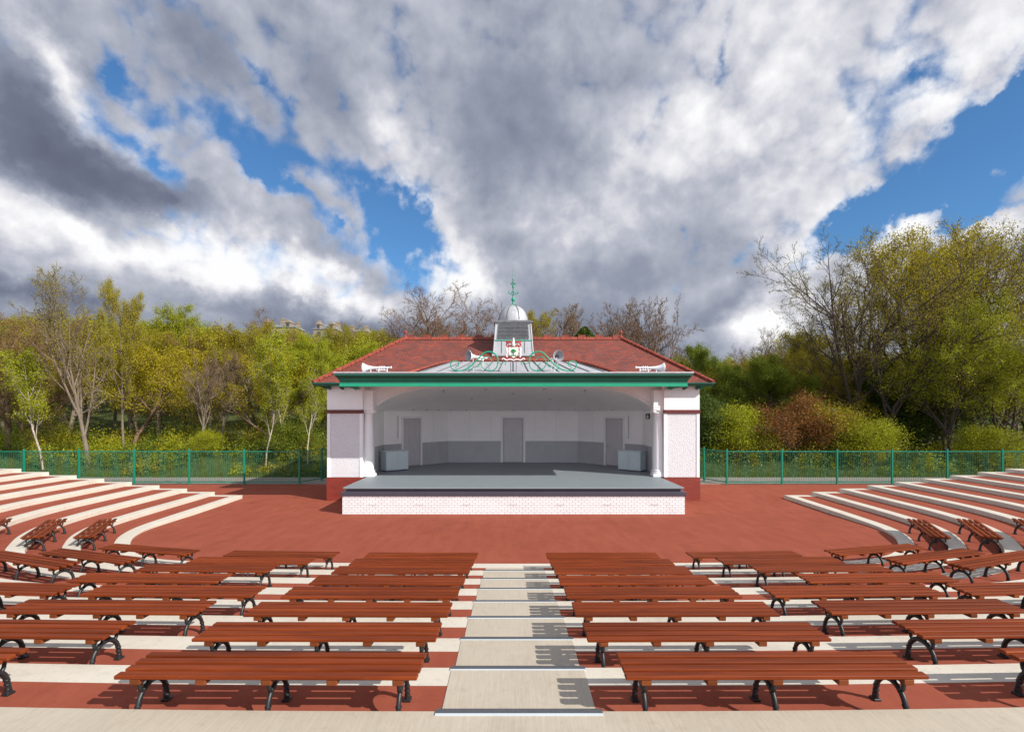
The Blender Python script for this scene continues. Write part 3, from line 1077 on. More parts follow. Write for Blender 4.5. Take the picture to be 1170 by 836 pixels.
# raised orange tile kerb where tiles meet lead
mb = MB()
for s_ in (-1, 1):
    pts = [(s_ * 5.9, 22.95, 5.33), (s_ * 5.2, 23.3, 5.50), (s_ * 4.40, 23.71, 5.80), (s_ * 3.6, 24.25, 6.13), (s_ * 2.95, 24.66, 6.33), (s_ * 2.4, 24.76, 6.37), (0, 24.76, 6.37)]
    pts = [tuple(v) for v in pts]
    mb.tube(pts, [.085] * 7, 6, flat=(1.3, .8), smooth=False)
P(mb, 'tile_verge', M['tile_new'])

# main roof
EX, EY0, EY1, EZ = 8.70, 22.80, 31.2, 5.17
RX, RY, RZ = 5.54, 27.0, 7.69
mb = MB()
fl, fr, bl, br_ = (-EX, EY0, EZ), (EX, EY0, EZ), (-EX, EY1, EZ), (EX, EY1, EZ)
rl, rr = (-RX, RY, RZ), (RX, RY, RZ)
# front slope is left out where the lead canopy roof meets it
V1 = [(-5.9, 22.8, 5.17), (-4.40, 23.71, 5.716), (-2.88, 24.65, 6.28), (2.88, 24.65, 6.28), (4.40, 23.71, 5.716), (5.9, 22.8, 5.17)]
mb.poly([fl, V1[0], V1[1], V1[2], rl]); mb.poly([V1[2], V1[3], rr, rl]); mb.poly([V1[3], V1[4], V1[5], fr, rr])
mb.quad(fr, br_, rr, rr) if False else mb.poly([fr, br_, rr])
mb.poly([bl, fl, rl]); mb.poly([br_, bl, rl, rr])
roof = P(mb, 'roof', M['tile'])
for a, b in ((fl, rl), (fr, rr), (bl, rl), (br_, rr)):
    mb = MB()
    a, b = Vector(a), Vector(b)
    n_ = 22
    for i in range(n_):
        p = a.lerp(b, i / n_) + Vector((0, 0, .04)); q = a.lerp(b, (i + .96) / n_) + Vector((0, 0, .055))
        mb.tube([p, q], [.12, .10], 6, flat=(1, .75), smooth=False)
    P(mb, 'hip_tile', M['tile_new'])
mb = MB()
n_ = 25
for i in range(n_):
    x0_ = -RX + i * 2 * RX / n_; x1_ = x0_ + 2 * RX / n_ - .015
    mb.prism([(x0_, RY - .16, RZ - .06), (x0_, RY, RZ + .09), (x0_, RY + .16, RZ - .06)], (x1_ - x0_, 0, 0))
    if i % 2 == 0:
        mb.box(x0_ + .02, x1_ - .02, RY - .025, RY + .025, RZ + .05, RZ + .19)
P(mb, 'ridge_cresting', M['tile_new'])
for s_ in (-1, 1):
    mb = MB()
    mb.lathe([(.12, 0), (.12, .10), (.05, .14), (.05, .24), (.085, .29), (.09, .35), (.04, .42), (0, .46)], (s_ * RX, RY, RZ), 12)
    P(mb, 'ridge_finial', M['tile_new'])
# eaves: gutter and soffit board around main roof
mb = MB()
gpf = [(.30, EZ - .12), (.02, EZ - .12), (-.02, EZ - .06), (-.05, EZ - .02), (-.05, EZ + .02), (.03, EZ + .02)]
fascia(mb, [(-6.95, EY0), (-6.95, EY0)] if False else [(-EX, EY1), (-EX, EY0), (-6.99, EY0)], gpf, [0] * 5)
fascia(mb, [(6.99, EY0), (EX, EY0), (EX, EY1)], gpf, [0] * 5)
P(mb, 'eaves', M['green_dark'])
mb = MB()
for s_ in (-1, 1):
    x0_, x1_ = sorted((s_ * 6.9, s_ * (EX - .02)))
    mb.box(x0_, x1_, EY0 + .02, 23.5, EZ - .115, EZ - .09)
    x0_, x1_ = sorted((s_ * 8.1, s_ * (EX - .02)))
    mb.box(x0_, x1_, 23.5, EY1 - .02, EZ - .115, EZ - .09)
P(mb, 'eaves_soffit', M['green_dark'])

for s_ in (-1, 1):
    # pier
    x0_, x1_ = sorted((s_ * 6.68, s_ * 8.25))
    mb = MB()
    mb.box(x0_ + .02, x1_ - .02, 23.30, 31.0, SZ, 5.06)
    sgn = {}
    # corner strips and heads proud of the panel
    for a, b in ((x0_, x0_ + .13), (x1_ - .13, x1_)):
        mb.box(a, b, 23.26, 23.5, SZ, 3.86)
    mb.box(x0_, x1_, 23.262, 23.5, 4.015, 5.06)
    pier = P(mb, 'pier', M['white']); tag(pier, ('left' if s_ < 0 else 'right') + ' white pier')
    mb = MB(); mb.box(x0_ + .131, x1_ - .131, 23.285, 23.4, SZ + .002, 3.858); P(mb, 'roughcast_panel', M['roughcast'])
    xo0, xo1 = sorted((s_ * 8.235, s_ * 8.252))
    mb = MB(); mb.box(xo0, xo1, 23.5, 31.0, SZ + .002, 3.86); P(mb, 'side_panel', M['roughcast'])
    mb = MB(); mb.box(x0_ - .01, x1_ + .015, 23.22, 31.02, -.1, SZ - .004); P(mb, 'pier_base', M['red_brick'])
    mb = MB(); mb.bbox(x0_ - .01, x1_ + .03, 23.21, 31.03, 3.86, 4.013, .012); P(mb, 'string_course', M['red_band'])
    # brackets under the eaves
    for j, bx in enumerate((6.98, 7.55, 8.12)):
        mb = MB()
        xx = s_ * bx
        mb.prism([(xx - .05, 23.26, 4.90), (xx - .05, 22.92, 5.04), (xx - .05, 22.92, 5.055), (xx - .05, 23.26, 5.055)], (.10, 0, 0))
        mb.lathe([(.05, -.055), (.065, -.03), (.065, .03), (.05, .055)], (xx, 23.0, 4.99), 10, axis=(1, 0, 0))
        P(mb, 'eaves_bracket', M['green_dark'])
    for j in range(10):
        yy_ = 23.7 + j * .78
        mb = MB()
        xi, xo_ = s_ * 8.25, s_ * 8.58
        mb.prism([(xi, yy_, 4.86), (xo_, yy_, 5.0), (xo_, yy_, 5.055), (xi, yy_, 5.055)], (0, .1, 0))
        P(mb, 'eaves_bracket', M['green_dark'] if s_ < 0 or j else M['green'])
    # column with pilaster behind
    cx_, cy_ = s_ * 6.50, 23.62
    mb = MB()
    mb.lathe([(.215, .30), (.218, .9), (.214, 1.6), (.20, 2.4), (.185, 2.80)], (cx_, cy_, SZ), 28)
    p_ = P(mb, 'column', M['white']); tag(p_, ('left' if s_ < 0 else 'right') + ' classical column')
    mb = MB()
    mb.bbox(cx_ - .28, cx_ + .28, cy_ - .28, cy_ + .28, SZ, SZ + .12, .01)
    mb.lathe([(.27, .12), (.285, .16), (.27, .20), (.26, .215), (.24, .24), (.255, .265), (.24, .295), (.22, .31)], (cx_, cy_, SZ), 28)
    P(mb, 'column_base', M['white'], p_)
    mb = MB()
    mb.lathe([(.185, 2.80), (.22, 2.815), (.235, 2.84), (.21, 2.85), (.21, 2.88), (.27, 2.95), (.28, 2.97)], (cx_, cy_, SZ), 28)
    for t in (-1, 1):
        for yv in (-1, 1):
            mb.lathe([(.02, -.03), (.085, -.03), (.095, 0), (.085, .03), (.02, .03)], (cx_ + t * .20, cy_ + yv * .2, SZ + 2.92), 14, axis=(0, 1, 0))
    mb.bbox(cx_ - .27, cx_ + .27, cy_ - .25, cy_ + .25, SZ + 2.97, SZ + 3.08, .012)
    P(mb, 'capital', M['white'], p_)
    mb = MB()
    xa, xb = sorted((s_ * 6.50, s_ * 6.75)); mb.box(xa, xb, 24.18, 24.62, SZ, 4.12)
    xa, xb = sorted((s_ * 6.46, s_ * 6.75)); mb.box(xa, xb, 24.15, 24.66, SZ, SZ + .22); mb.box(xa, xb, 24.15, 24.66, 3.86, 3.98)
    P(mb, 'pilaster', M['white'])
    mb = MB()
    xa, xb = sorted((s_ * 6.22, s_ * 6.92)); mb.bbox(xa, xb, 23.36, 24.28, 4.112, 4.19, .015)
    mb.box(xa + .04, xb - .04, 23.42, 23.94, 4.192, 4.9)
    P(mb, 'impost', M['frame_white'])

# back of the building
mb = MB()
mb.box(-8.0, 8.0, 30.75, 31.0, -.1, 5.05)
P(mb, 'rear_wall', M['white'])

# small fittings on the ceiling and walls
for i, (x, y, z) in enumerate(((-3.4, 25.6, 4.98), (-1.3, 25.4, 5.06), (1.5, 25.4, 5.06), (3.5, 25.6, 4.98), (-2.2, 28.2, 4.72), (2.0, 28.2, 4.72), (0, 26.8, 4.93))):
    mb = MB()
    mb.tube([(x, y, z + .2), (x, y, z - .02)], .018, 6)
    mb.lathe([(.03, 0), (.055, .03), (.06, .12), (.04, .14)], (x, y, z - .13), 10)
    P(mb, 'spotlight', M['metal'])
mb = MB()
for i in range(1, 16):
    p = on_wall(.16 + .68 * i / 16)
    d = (Vector((0, 26)) - p).normalized() * .12
    mb.box(p.x + d.x - .05, p.x + d.x + .05, p.y + d.y - .03, p.y + d.y + .03, WT - .02, WT + .02)
P(mb, 'vent_cover', M['dado'])

# cupola
CY = 26.13
mb = MB()
hb, ht, zb_, zt_ = .965, .835, 6.3, 8.22
def ring(h, z): return [(-h, CY - h, z), (h, CY - h, z), (h, CY + h, z), (-h, CY + h, z)]
a, b = ring(hb + .02, zb_), ring(ht, zt_)
mb.add(a + b, [(0, 1, 5, 4), (1, 2, 6, 5), (2, 3, 7, 6), (3, 0, 4, 7)])
cup = P(mb, 'cupola', M['lead'])
hh = lambda z: hb + .02 + (ht - hb - .02) * (z - zb_) / (zt_ - zb_)
mb = MB()
for i in range(11):      # louvre blades on the front and both sides
    z = 7.44 + i * .066
    h = hh(z) - .13
    mb.prism([(-h, CY - hh(z) - .045, z), (-h, CY - hh(z) + .01, z + .055), (-h, CY - hh(z) + .01, z + .07), (-h, CY - hh(z) - .05, z + .01)], (2 * h, 0, 0))
    for s_ in (-1, 1):
        X_ = s_ * hh(z)
        mb.prism([(X_ + s_ * .045, CY - h, z), (X_ - s_ * .01, CY - h, z + .055), (X_ - s_ * .01, CY - h, z + .07), (X_ + s_ * .05, CY - h, z + .01)], (0, 2 * h, 0))
P(mb, 'louvre', M['lead_dark'])
mb = MB()
for z in (7.36,):
    h = hh(z)
    mb.box(-h - .02, h + .02, CY - h - .035, CY - h + .01, z - .02, z + .02, 1)
for xx in (-.55, -.2, .2, .55):
    mb.tube([(xx, CY - hh(6.75) - .01, 6.75), (xx, CY - hh(7.34) - .01, 7.34)], .018, 6, 0)
for s_ in (-1, 1):
    mb.tube([(s_ * hh(6.6), CY - hh(6.6), 6.6), (s_ * hh(zt_), CY - hh(zt_), zt_)], .035, 6, 2)
mb.box(-1.02, 1.02, CY - 1.04, CY - .93, 6.60, 6.70, 2)
P(mb, 'lead_trim', [M['lead_dark'], M['green'], M['lead']])
mb = MB()
mb.bbox(-ht - .10, ht + .10, CY - ht - .10, CY + ht + .10, zt_, zt_ + .07, .01)
mb.bbox(-ht - .03, ht + .03, CY - ht - .03, CY + ht + .03, zt_ + .071, zt_ + .12, .01)
P(mb, 'cornice', M['lead_dark'])
mb = MB()
dr, dh, z0_ = .745, .80, zt_ + .12
pr = [(dr * 1.0, 0), (dr * 1.0, .08)] + [(dr * math.cos(t), .08 + dh * math.sin(t)) for t in [math.pi / 2 * i / 14 for i in range(1, 14)]] + [(.05, .08 + dh)]
mb.lathe(pr, (0, CY, z0_), 40)
P(mb, 'dome', M['lead'])
mb = MB()
for i in range(8):
    th = math.pi / 8 + i * math.pi / 4
    mb.tube([((dr * 1.01 * math.cos(t)) * math.cos(th), CY + (dr * 1.01 * math.cos(t)) * math.sin(th), z0_ + .08 + dh * 1.01 * math.sin(t)) for t in [math.pi / 2 * j / 12 for j in range(13)]], .022, 6)
P(mb, 'dome_rib', M['lead_dark'])
mb = MB()
fz = z0_ + .08 + dh
mb.lathe([(.13, -.03), (.10, .03), (.05, .08), (.045, .2), (.09, .26), (.10, .31), (.05, .38), (.03, .5), (.028, .85), (.055, .9), (.055, .95), (.025, 1.0), (.025, 1.25), (.05, 1.28), (.02, 1.34), (.015, 1.8), (.003, 2.05)], (0, CY, fz), 14)
for k4 in range(4):
    th = k4 * math.pi / 2
    for zc, rr_ in ((.62, .17), (1.08, .08)):
        pts = []
        for j in range(16):
            ph = j / 15 * 1.5 * math.pi
            rad = rr_ * (1 - .45 * j / 15) * .55
            pts.append(((rr_ * 1.0 + -rad * math.cos(ph)) * math.cos(th), CY + (rr_ * 1.0 - rad * math.cos(ph)) * math.sin(th), fz + zc - rad * math.sin(ph) * 1.0 + .05))
        mb.tube([(0.02 * math.cos(th), CY + .02 * math.sin(th), fz + zc + .1)] + pts, .016, 6)
        mb.tube([(0.02 * math.cos(th), CY + .02 * math.sin(th), fz + zc - .12), (rr_ * .6 * math.cos(th), CY + rr_ * .6 * math.sin(th), fz + zc - .06), (rr_ * 1.5 * math.cos(th), CY + rr_ * 1.5 * math.sin(th), fz + zc + .02)], [.02, .016, .03], 6)
P(mb, 'finial', M['green'])

# green scrollwork on the canopy edge
SYY = FY + .22
def spiral(cx, cz, r0, r1, a0, a1, n=40):
    return [(cx + (r0 + (r1 - r0) * i / n) * math.cos(a0 + (a1 - a0) * i / n), SYY, cz + (r0 + (r1 - r0) * i / n) * math.sin(a0 + (a1 - a0) * i / n)) for i in range(n + 1)]


PXZ = lambda px, py: ((px - 586.7) / FPX * SYY, CAMZ + (HY - py) / FPX * SYY)
for s_ in (-1, 1):
    mb = MB()
    def mir(pts): return [(s_ * x, y, z) for x, y, z in pts]
    # big inner ring
    cx_, cz_ = 28.0 / FPX * SYY, PXZ(0, 413)[1]
    r_ = 9.6 / FPX * SYY * 1.0
    # S-curve: inner coil -> over the top -> down and out -> outer coil
    S = [(18.2, 413), (18.6, 418), (22, 422.3), (28, 423.3), (34, 421), (37.2, 415.5), (36, 410.5), (32, 407.6), (27.5, 408.5), (25, 412), (26, 416), (29.5, 417), (31, 414)]
    S2 = [(18.2, 413), (18.4, 408), (21.5, 404), (27, 401.8), (33, 402.8), (38, 407), (44, 413.5), (50, 419), (57, 422.6), (64, 423.4), (70, 421), (72, 417), (70.5, 413.5), (66, 412.3), (62.5, 414.2), (63, 417.5), (66, 418.5)]
    for k_, rad in ((S, .024), (S2, .034)):
        c2 = catmull([(a, b) for a, b in k_], 5)
        pts = [(s_ * p.x / FPX * SYY, SYY, CAMZ + (HY - p.y) / FPX * SYY) for p in c2]
        n2 = len(pts)
        mb.tube(pts, [rad * (1 - .45 * i / n2) for i in range(n2)], 8)
    for k_ in ([(45, 416), (47, 421), (51, 421.5), (52, 418), (49.5, 416.5)], [(40, 411), (38.5, 415), (40.5, 419), (44, 418.5)], [(18, 414), (14, 415.5), (11, 413), (8.5, 415), (10, 417.5)]):
        c2 = catmull(k_, 4)
        mb.tube([(s_ * p.x / FPX * SYY, SYY, CAMZ + (HY - p.y) / FPX * SYY) for p in c2], .014, 6)
    for xx in (28, 66):
        mb.tube([(s_ * xx / FPX * SYY, SYY, 5.43), (s_ * xx / FPX * SYY, SYY, CAMZ + (HY - 423.0) / FPX * SYY)], .02, 6)
        mb.tube([(s_ * xx / FPX * SYY, SYY, CAMZ + (HY - 419) / FPX * SYY), (s_ * xx / FPX * SYY, SYY + .35, 5.5)], .012, 6)
    o = P(mb, 'scrollwork', M['green']); tag(o, ('left' if s_ < 0 else 'right') + ' curling green ironwork')

# painted coat of arms: shield with a green tree, helmet, red mantling, ribbon
px_ = lambda x, y, dy=0: (x / FPX * SYY, SYY + dy, CAMZ + (HY - y) / FPX * SYY)
mb = MB()
for xx in (-3.2, 0, 3.2):
    mb.tube([px_(xx, 412), (xx / FPX * SYY, SYY, 5.43)], .016, 6)
mb.tube([px_(0, 408, .03), (0, SYY + .5, 5.52)], .014, 6)
crest = P(mb, 'coat_of_arms', M['lead_dark'])
def PC(mb, name, mat): return P(mb, name, mat, crest)
mb = MB()
sh = [(-5.6, 396.5), (5.6, 396.5), (5.7, 402), (4.6, 405.6), (0, 409.0), (-4.6, 405.6), (-5.7, 402)]
mb.prism([px_(x, y, -.03) for x, y in sh], (0, .05, 0)); PC(mb, 'shield', M['frame_white'])
mb = MB()
rg = random.Random(5)
for i in range(26):
    a = rg.uniform(0, 6.28); r = rg.uniform(0, 2.3) ** .9
    c = px_(r * math.cos(a) * 1.25, 401.0 + r * math.sin(a) * .8, -.045)
    mb.lathe([(0, -.028), (.028, -.015), (.034, 0), (.028, .015), (0, .028)], c, 8)
mb.box(-.012, .012, SYY - .05, SYY - .03, px_(0, 405.6)[2], px_(0, 402)[2]); mb.box(-.11, .11, SYY - .05, SYY - .03, px_(0, 406.4)[2], px_(0, 405.4)[2])
PC(mb, 'emblem_tree', M['leafpaint'])
for s_ in (-1, 1):
    mb = MB()
    for k_ in ([(1.5, 392), (4, 390.6), (6.8, 391.5), (8.2, 394), (6.5, 395.2), (4.8, 394.2)], [(1.5, 394.5), (4, 395.4), (7, 397.2), (8.2, 399.8)], [(6, 392), (7.6, 390.2), (9, 391.2)]):
        c2 = catmull(k_, 4)
        mb.tube([px_(s_ * p.x, p.y, -.01) for p in c2], [.045 - .028 * i / len(c2) for i in range(len(c2))], 6)
    PC(mb, 'mantling', M['crimson']); mb = MB()
    mb.tube([px_(s_ * 7.2, 408.5), px_(s_ * 9.8, 409.3), px_(s_ * 11.5, 410.6)], .03, 6)
    mb.tube([px_(s_ * 1.5, 409.6), px_(s_ * 4.5, 410.6), px_(s_ * 6.8, 409.6)], .03, 6)
    PC(mb, 'ribbon', M['crimson'])
mb = MB()
mb.lathe([(.0, -.09), (.06, -.07), (.075, 0), (.06, .07), (.0, .10)], px_(0, 393.6, -.03), 12)
mb.lathe([(.03, 0), (.045, .06), (.03, .13), (.02, .15), (.03, .17), (.0, .18)], px_(0, 391, -.02), 10)
mb.box(-.13, .13, SYY - .04, SYY, px_(0, 391.8)[2], px_(0, 391)[2])
for s_ in (-1, 1):     # side supporters and ribbon ends
    c2 = catmull([(6.8, 397), (8.0, 399.5), (7.2, 402.5), (8.3, 405.2), (7.4, 408)], 4)
    mb.tube([px_(s_ * p.x, p.y) for p in c2], [.03, .035, .045, .05, .045, .04, .045, .05, .045, .04, .038, .034, .03, .03, .028, .026, .024][:len(c2)], 6)
    c2 = catmull([(0, 411.6), (4, 410.4), (8, 411.4), (11.6, 409.4), (13, 410.5)], 4)
    mb.tube([px_(s_ * p.x, p.y, -.02) for p in c2], .026, 6)
PC(mb, 'supporter', M['frame_white'])
mb = MB()
for s_ in (-1, 1):
    mb.tube([px_(s_ * 5.8, 396), px_(s_ * 6.2, 402), px_(s_ * 5, 406), px_(0, 409.6)], .014, 6)
mb.tube([px_(-5.8, 396, -.03), px_(5.8, 396, -.03)], .014, 6)
PC(mb, 'gilt_edge', M['gold'])

# ------------------------------------------------------------------ trumpet horns on the canopy
def horn(name, base, d, L, rb, label, legs):
    """base: centre of the mouth, d: direction the tube runs away from the mouth"""
    d = Vector(d).normalized()
    root = empty(name, (base[0], base[1], 5.42), label=label, cat='horn', group='trumpet-shaped horns along the canopy edge')
    inv = Vector((base[0], base[1], 5.42))
    c = Vector(base) - inv
    mb = MB()
    pr = []
    for i in range(19):
        t = i / 18
        r = .035 + (rb - .035) * (1 - t) ** 2 * 1.0 * (math.exp(-3.2 * t) * .9 + .1) if t < .75 else .035
        pr.append((max(r, .032), t * L))
    q = [(rb * 1.0, -.012), (rb * 1.03, 0.0)] + pr[1:]
    mb.lathe(q, c, 24, 0, tuple(d), cap=False)
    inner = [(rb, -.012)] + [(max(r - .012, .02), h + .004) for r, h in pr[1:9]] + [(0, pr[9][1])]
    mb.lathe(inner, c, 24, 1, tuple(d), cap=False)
    mb.lathe([(.032, L), (.055, L + .01), (.05, L + .05), (0, L + .055)], c, 12, 0, tuple(d))
    b_ = mb.build('horn_bell', [M['horn'], M['horn_in']], root)
    mb = MB()
    for t in legs:
        p = c + d * t
        sx = Vector((0, 1, 0)) if abs(d.x) > .7 else Vector((1, 0, 0))
        for s_ in (-1, 1):
            mb.tube([p, (p.x + sx.x * s_ * .09, p.y + sx.y * s_ * .09, 0.0)], .014, 6)
    if abs(d.x) > .7:       # loop of tubing and valves like a trumpet
        mb.tube([c + d * .45 * L + Vector((0, 0, -.02)), c + d * .5 * L + Vector((0, 0, -.10)), c + d * .85 * L + Vector((0, 0, -.10)), c + d * .9 * L], .02, 8)
        for t in (.6, .68, .76):
            mb.tube([c + d * t * L + Vector((0, 0, -.11)), c + d * t * L + Vector((0, 0, .07))], .022, 8)
    mb.build('stand', M['horn'], root)
    return root


horn('trumpet_horn', (X0 - 5.98, 20.92, 5.66), (1, 0, .02), 1.08, .205, 'white trumpet horn pointing left at the left end of the canopy', (.3, .62, .95))
horn('trumpet_horn', (X0 + 5.98, 20.92, 5.66), (-1, 0, .02), 1.08, .205, 'white trumpet horn pointing right at the right end of the canopy', (.3, .62, .95))
horn('trumpet_horn', (X0 - 1.80, 21.0, 6.15), (.80, .62, -.03), .85, .225, 'grey mouthed horn facing the audience left of the coat of arms', (.22, .7))
horn('trumpet_horn', (X0 + 1.80, 21.0, 6.15), (-.25, .95, -.05), .85, .225, 'grey mouthed horn facing the audience right of the coat of arms', (.22, .7))

# ------------------------------------------------------------------ things on the stage
for s_ in (-1, 1):
    o = empty('storage_cabinet', (X0 + s_ * 5.86, 25.95, SZ), R(-s_ * -40) if False else R(s_ * -42 + s_ * 0),
              label=f'pale grey cabinet against the {"left" if s_ < 0 else "right"} wall of the stage', cat='cabinet', group='cabinets at the sides of the stage')
    mb = MB(); mb.bbox(-.62, .62, -.28, .28, .05, .96, .012); mb.build('cabinet_body', M['locker'], o)
    mb = MB(); mb.bbox(-.645, .645, -.305, .30, .962, .995, .008); mb.build('cabinet_top', M['locker'], o)
    for t in (-1, 1):
        mb = MB(); mb.bbox(min(t * .01, t * .60), max(t * .01, t * .60), -.296, -.281, .09, .93, .004); d_ = mb.build('cabinet_door', M['locker'], o)
        mb = MB(); mb.tube([(t * .06, -.31, .45), (t * .06, -.31, .58)], .008, 6); mb.build('cabinet_handle', M['metal'], d_)
    mb = MB(); mb.box(-.58, .58, -.24, .24, 0, .05); mb.build('plinth', M['slate_paint'], o)
o = empty('wall_speaker', (X0 + 6.34, 24.75, 3.72), R(-25), label='small black loudspeaker fixed high beside the right column', cat='speaker')
mb = MB(); mb.bbox(-.09, .09, -.08, .08, -.13, .13, .015); mb.build('speaker_case', M['black'], o)
mb = MB(); mb.lathe([(.06, 0), (.05, .01), (.0, -.0)], (0, -.085, -.04), 14, axis=(0, -1, 0)); mb.lathe([(.03, 0), (.02, .008), (0, 0)], (0, -.085, .07), 12, axis=(0, -1, 0)); mb.build('speaker_cone', M['dado'], o)
mb = MB(); mb.tube([(0, .08, 0), (.1, .14, 0)], .015, 6); mb.build('speaker_bracket', M['black'], o)

# ------------------------------------------------------------------ fence
def fence(pts, label, bar_gap=.095, h=1.86):
    root = empty('railing_fence', (pts[0][0], pts[0][1], 0), label=label, cat='fence')
    ox, oy = pts[0]
    bars = MB(); rails2 = (MB(), MB())
    for i, (p, q) in enumerate(zip(pts[:-1], pts[1:])):
        p = Vector(p) - Vector((ox, oy)); q = Vector(q) - Vector((ox, oy))
        d = q - p; L = d.length; d.normalize()
        ang = math.atan2(d.y, d.x)
        n = int(L / bar_gap)
        for j in range(1, n):
            c = p + d * L * j / n
            bars.tube([(c.x, c.y, .11), (c.x, c.y, h - .06)], .0085, 4, caps=False)
        nx_v = Vector((-d.y, d.x)) * .02
        for z, rails in zip((.10, h - .09), rails2):
            a = p + d * .0; b = q - d * .0
            rails.add([(a.x - nx_v.x, a.y - nx_v.y, z), (b.x - nx_v.x, b.y - nx_v.y, z), (b.x + nx_v.x, b.y + nx_v.y, z), (a.x + nx_v.x, a.y + nx_v.y, z),
                       (a.x - nx_v.x, a.y - nx_v.y, z + .045), (b.x - nx_v.x, b.y - nx_v.y, z + .045), (b.x + nx_v.x, b.y + nx_v.y, z + .045), (a.x + nx_v.x, a.y + nx_v.y, z + .045)],
                      [(0, 3, 2, 1), (4, 5, 6, 7), (0, 1, 5, 4), (1, 2, 6, 5), (2, 3, 7, 6), (3, 0, 4, 7)])
    bars.build('bars', M['bar_green'], root, uv=False)
    for rails in rails2: rails.build('rail', M['fence_green'], root)
    for p in pts:
        mb = MB(); x, y = p[0] - ox, p[1] - oy
        mb.bbox(x - .04, x + .04, y - .04, y + .04, -.05, h + .03, .006)
        mb.lathe([(.05, 0), (.05, .02), (0, .035)], (x, y, h + .03), 8)
        mb.build('post', M['fence_green'], root)
    return root


fence([(X0 - 11.6 - 2.99 * i, 28.5) for i in range(6, -1, -1)] + [(X0 - 11.0, 30.2), (X0 - 10.3, 32.2), (X0 - 8.4, 32.3)],
      'green railing fence behind the arena, left of the bandstand')
fence([(X0 + 8.4, 32.3), (X0 + 10.3, 32.2), (X0 + 10.95, 30.1)] + [(X0 + 11.6 + 2.99 * i, 28.5) for i in range(7)],
      'green railing fence behind the arena, right of the bandstand')
for s_, nm in ((-1, 'left'), (1, 'right')):
    r0 = empty('handrail', (X0 + s_ * 26.4, 26.6, 0), label=f'sloping green handrail at the top {nm} end of the terraces', cat='handrail')
    mb = MB()
    mb.tube([(0, 0, 1.28), (s_ * 1.2, 0, 1.45), (s_ * 4.2, 0, 2.6)], .03, 8); mb.build('grab_rail', M['fence_green'], r0)
    for k_ in (0, 1.2, 4.2):
        zt = {0: 1.28, 1.2: 1.45, 4.2: 2.6}[k_]
        mb = MB(); mb.tube([(s_ * k_, 0, -.05), (s_ * k_, 0, zt)], .028, 8); mb.build('post', M['fence_green'], r0)

